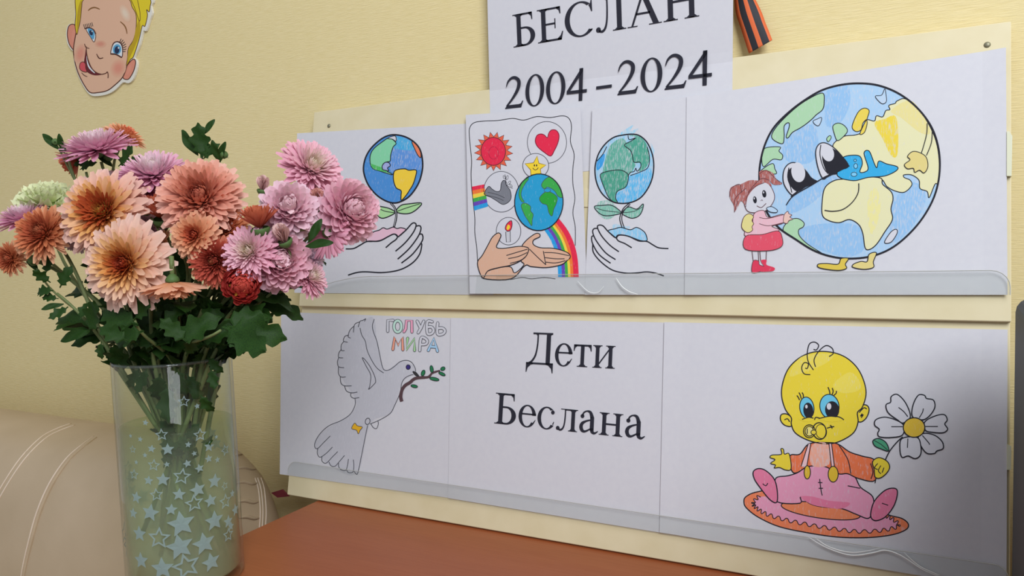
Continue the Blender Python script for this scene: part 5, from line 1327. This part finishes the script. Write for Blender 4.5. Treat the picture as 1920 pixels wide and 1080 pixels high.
# leafy shoot standing above the bouquet
def shoot():
    dep = DV - .02; p0 = at(380, 310, dep); d = cdir(-.12, 1, 0)
    t = root('leafy_shoot', p0, 'green leafy shoot rising above the salmon flower', 'foliage', 'foliage in the vase')
    pts = stem_of(t, p0 + d * .004, d, .0017, 0)
    for (ex, ey, sx, sy, v, sc) in ((374, 240, 378, 298, 2, 1.15), (336, 243, 372, 292, 9, 1.0), (401, 223, 382, 252, 9, 1.0), (402, 264, 380, 300, 1, 1.0), (386, 246, 380, 296, 3, .9)):
        a = at(sx, sy, dep - random.uniform(0, .008)); b = at(ex, ey, dep - random.uniform(-.004, .012))
        leaf(t, a, b - a, -fwd + RT * random.uniform(-.5, .5), (b - a).length * sc, v)
    a, b = tube([p0, at(376, 275, dep), at(374, 250, dep)], .0012, 6); mesh_obj('stem', a, b, STEMM, t, smooth=True, origin=p0)
shoot()
def spray(px, py, dd, leaves, label, d=(0, 1, .1)):
    dep = DV - dd; p0 = at(px, py, dep); dr = cdir(*d)
    t = root('leafy_shoot', p0, label, 'foliage', 'foliage in the vase')
    stem_of(t, p0, dr, .0016, 2)
    for (sx, sy, ex, ey, v, ddz) in leaves:
        a = at(sx, sy, dep - ddz); b = at(ex, ey, dep - ddz - random.uniform(-.004, .010))
        leaf(t, a, b - a, -fwd * 1.0 + UP * .35 + RT * random.uniform(-.4, .4), (b - a).length, v)
spray(420, 615, .085, [(424, 612, 532, 628, 1, .005), (418, 612, 512, 664, 2, .012), (425, 628, 452, 655, 3, .014), (420, 600, 500, 590, 4, -.005)], 'dark green lobed leaves spreading right above the vase rim', (.8, .5, .3))
spray(575, 462, .055, [(572, 462, 622, 452, 9, .006), (578, 455, 602, 410, 9, .004)], 'two smooth green leaves before the pink flower on the right', (.8, .6, .1))
spray(232, 318, .012, [(222, 312, 258, 276, 2, .0), (240, 312, 262, 290, 1, .004)], 'dark green leaf between the two upper lilac flowers', (.1, 1, .1))
spray(122, 280, .0, [(118, 284, 110, 252, 9, 0), (122, 290, 112, 262, 1, .004)], 'green leaf at the upper left behind the highest lilac flower', (-.3, 1, 0))
spray(160, 315, .0, [(165, 300, 140, 312, 2, 0), (150, 318, 172, 300, 3, .003)], 'dark leaves under the highest lilac flower', (-.2, 1, 0))
spray(100, 545, .03, [(95, 530, 60, 505, 2, 0), (100, 545, 58, 545, 1, .004), (110, 560, 75, 555, 3, 0), (120, 570, 76, 578, 9, .004), (112, 540, 128, 500, 4, .004), (128, 575, 95, 600, 2, .01), (85, 515, 92, 470, 3, 0), (170, 620, 108, 638, 9, .01), (150, 600, 160, 560, 1, .012), (165, 625, 190, 560, 2, .015), (190, 640, 185, 675, 3, .02)], 'long leafy stem sweeping out to the lower left', (-.75, .6, .1))
spray(250, 590, .07, [(260, 610, 170, 575, 1, 0), (250, 600, 290, 560, 2, .0), (270, 620, 200, 640, 3, .005), (300, 620, 340, 570, 4, 0), (330, 640, 400, 590, 1, .004), (350, 640, 300, 600, 2, .01), (240, 640, 180, 610, 4, .01), (370, 640, 440, 610, 3, -.01)], 'dense dark leaves in front below the big peach flowers', (-.1, 1, .3))
spray(300, 600, .02, [(300, 640, 230, 560, 1, 0), (320, 640, 330, 560, 2, .0), (340, 640, 410, 560, 3, .0), (280, 650, 210, 600, 4, 0), (360, 650, 450, 580, 1, .004), (320, 600, 290, 520, 2, .0), (350, 600, 380, 530, 3, .0), (400, 600, 460, 570, 4, .0), (300, 580, 320, 500, 1, 0), (250, 570, 200, 520, 2, 0)], 'shaded leaves filling the middle of the bouquet', (0, 1, .1))
spray(310, 560, -.02, [(320, 640, 250, 540, 1, 0), (340, 640, 350, 540, 2, .0), (360, 640, 430, 540, 3, .0), (270, 650, 180, 570, 4, 0), (330, 560, 270, 450, 1, .0), (350, 560, 320, 440, 2, .0), (400, 560, 480, 480, 4, .0), (300, 560, 340, 460, 1, 0), (420, 540, 500, 470, 2, 0), (440, 520, 520, 430, 3, 0), (230, 560, 150, 500, 4, 0)], 'leaves at the back of the bouquet under the flowers', (0, 1, -.1))
rl = random.Random(11)
shoots = [o for o in bpy.data.objects if o.name.startswith('leafy_shoot') and o.parent is None][-4:]
for k in range(56):
    dz = rl.uniform(-.03, .05); sx, sy = rl.uniform(255, 420), rl.uniform(610, 668)
    ang = (sx - 335) / 90 * .9 + rl.uniform(-.5, .5); ln = rl.uniform(45, 85)
    a = at(sx, sy, DV - dz); b = at(sx + ln * sin(ang), sy - ln * cos(ang) * rl.uniform(.5, 1), DV - dz - rl.uniform(-.01, .02))
    leaf(shoots[k % len(shoots)], a, b - a, -fwd + RT * rl.uniform(-.6, .6) + UP * rl.uniform(-.3, .6), (b - a).length, rl.choice((1, 2, 3, 4)))
for k in range(16):
    sx, sy = rl.uniform(290, 405), rl.uniform(800, 880); a = at(sx, sy, DV - rl.uniform(-.01, .03)); b = at(sx + rl.uniform(-30, 30), sy + rl.uniform(-50, 40), DV - rl.uniform(-.01, .03))
    leaf(shoots[k % len(shoots)], a, b - a, -fwd + RT * rl.uniform(-.5, .5), max(.02, (b - a).length), rl.choice((1, 2, 3)))
# leaves pressed against the glass inside the neck
dep_in = DV - .035
for (sx, sy, ex, ey, v) in ((262, 690, 238, 728, 1), (275, 690, 262, 740, 2), (300, 700, 292, 760, 3), (330, 690, 345, 750, 4), (395, 690, 405, 730, 2), (390, 670, 412, 700, 1), (375, 740, 398, 778, 3), (350, 700, 372, 752, 1), (310, 720, 322, 790, 2)):
    t_ = bpy.data.objects.get('leafy_shoot.006') or bpy.data.objects['leafy_shoot']
    a = at(sx, sy, dep_in + random.uniform(0, .02)); b = at(ex, ey, dep_in + random.uniform(0, .02))
    leaf(t_, a, b - a, -fwd + RT * random.uniform(-.4, .4), (b - a).length * 1.0, v)

# origin helper property is not part of the scene's description
for o in bpy.data.objects:
    if '_w' in o: del o['_w']
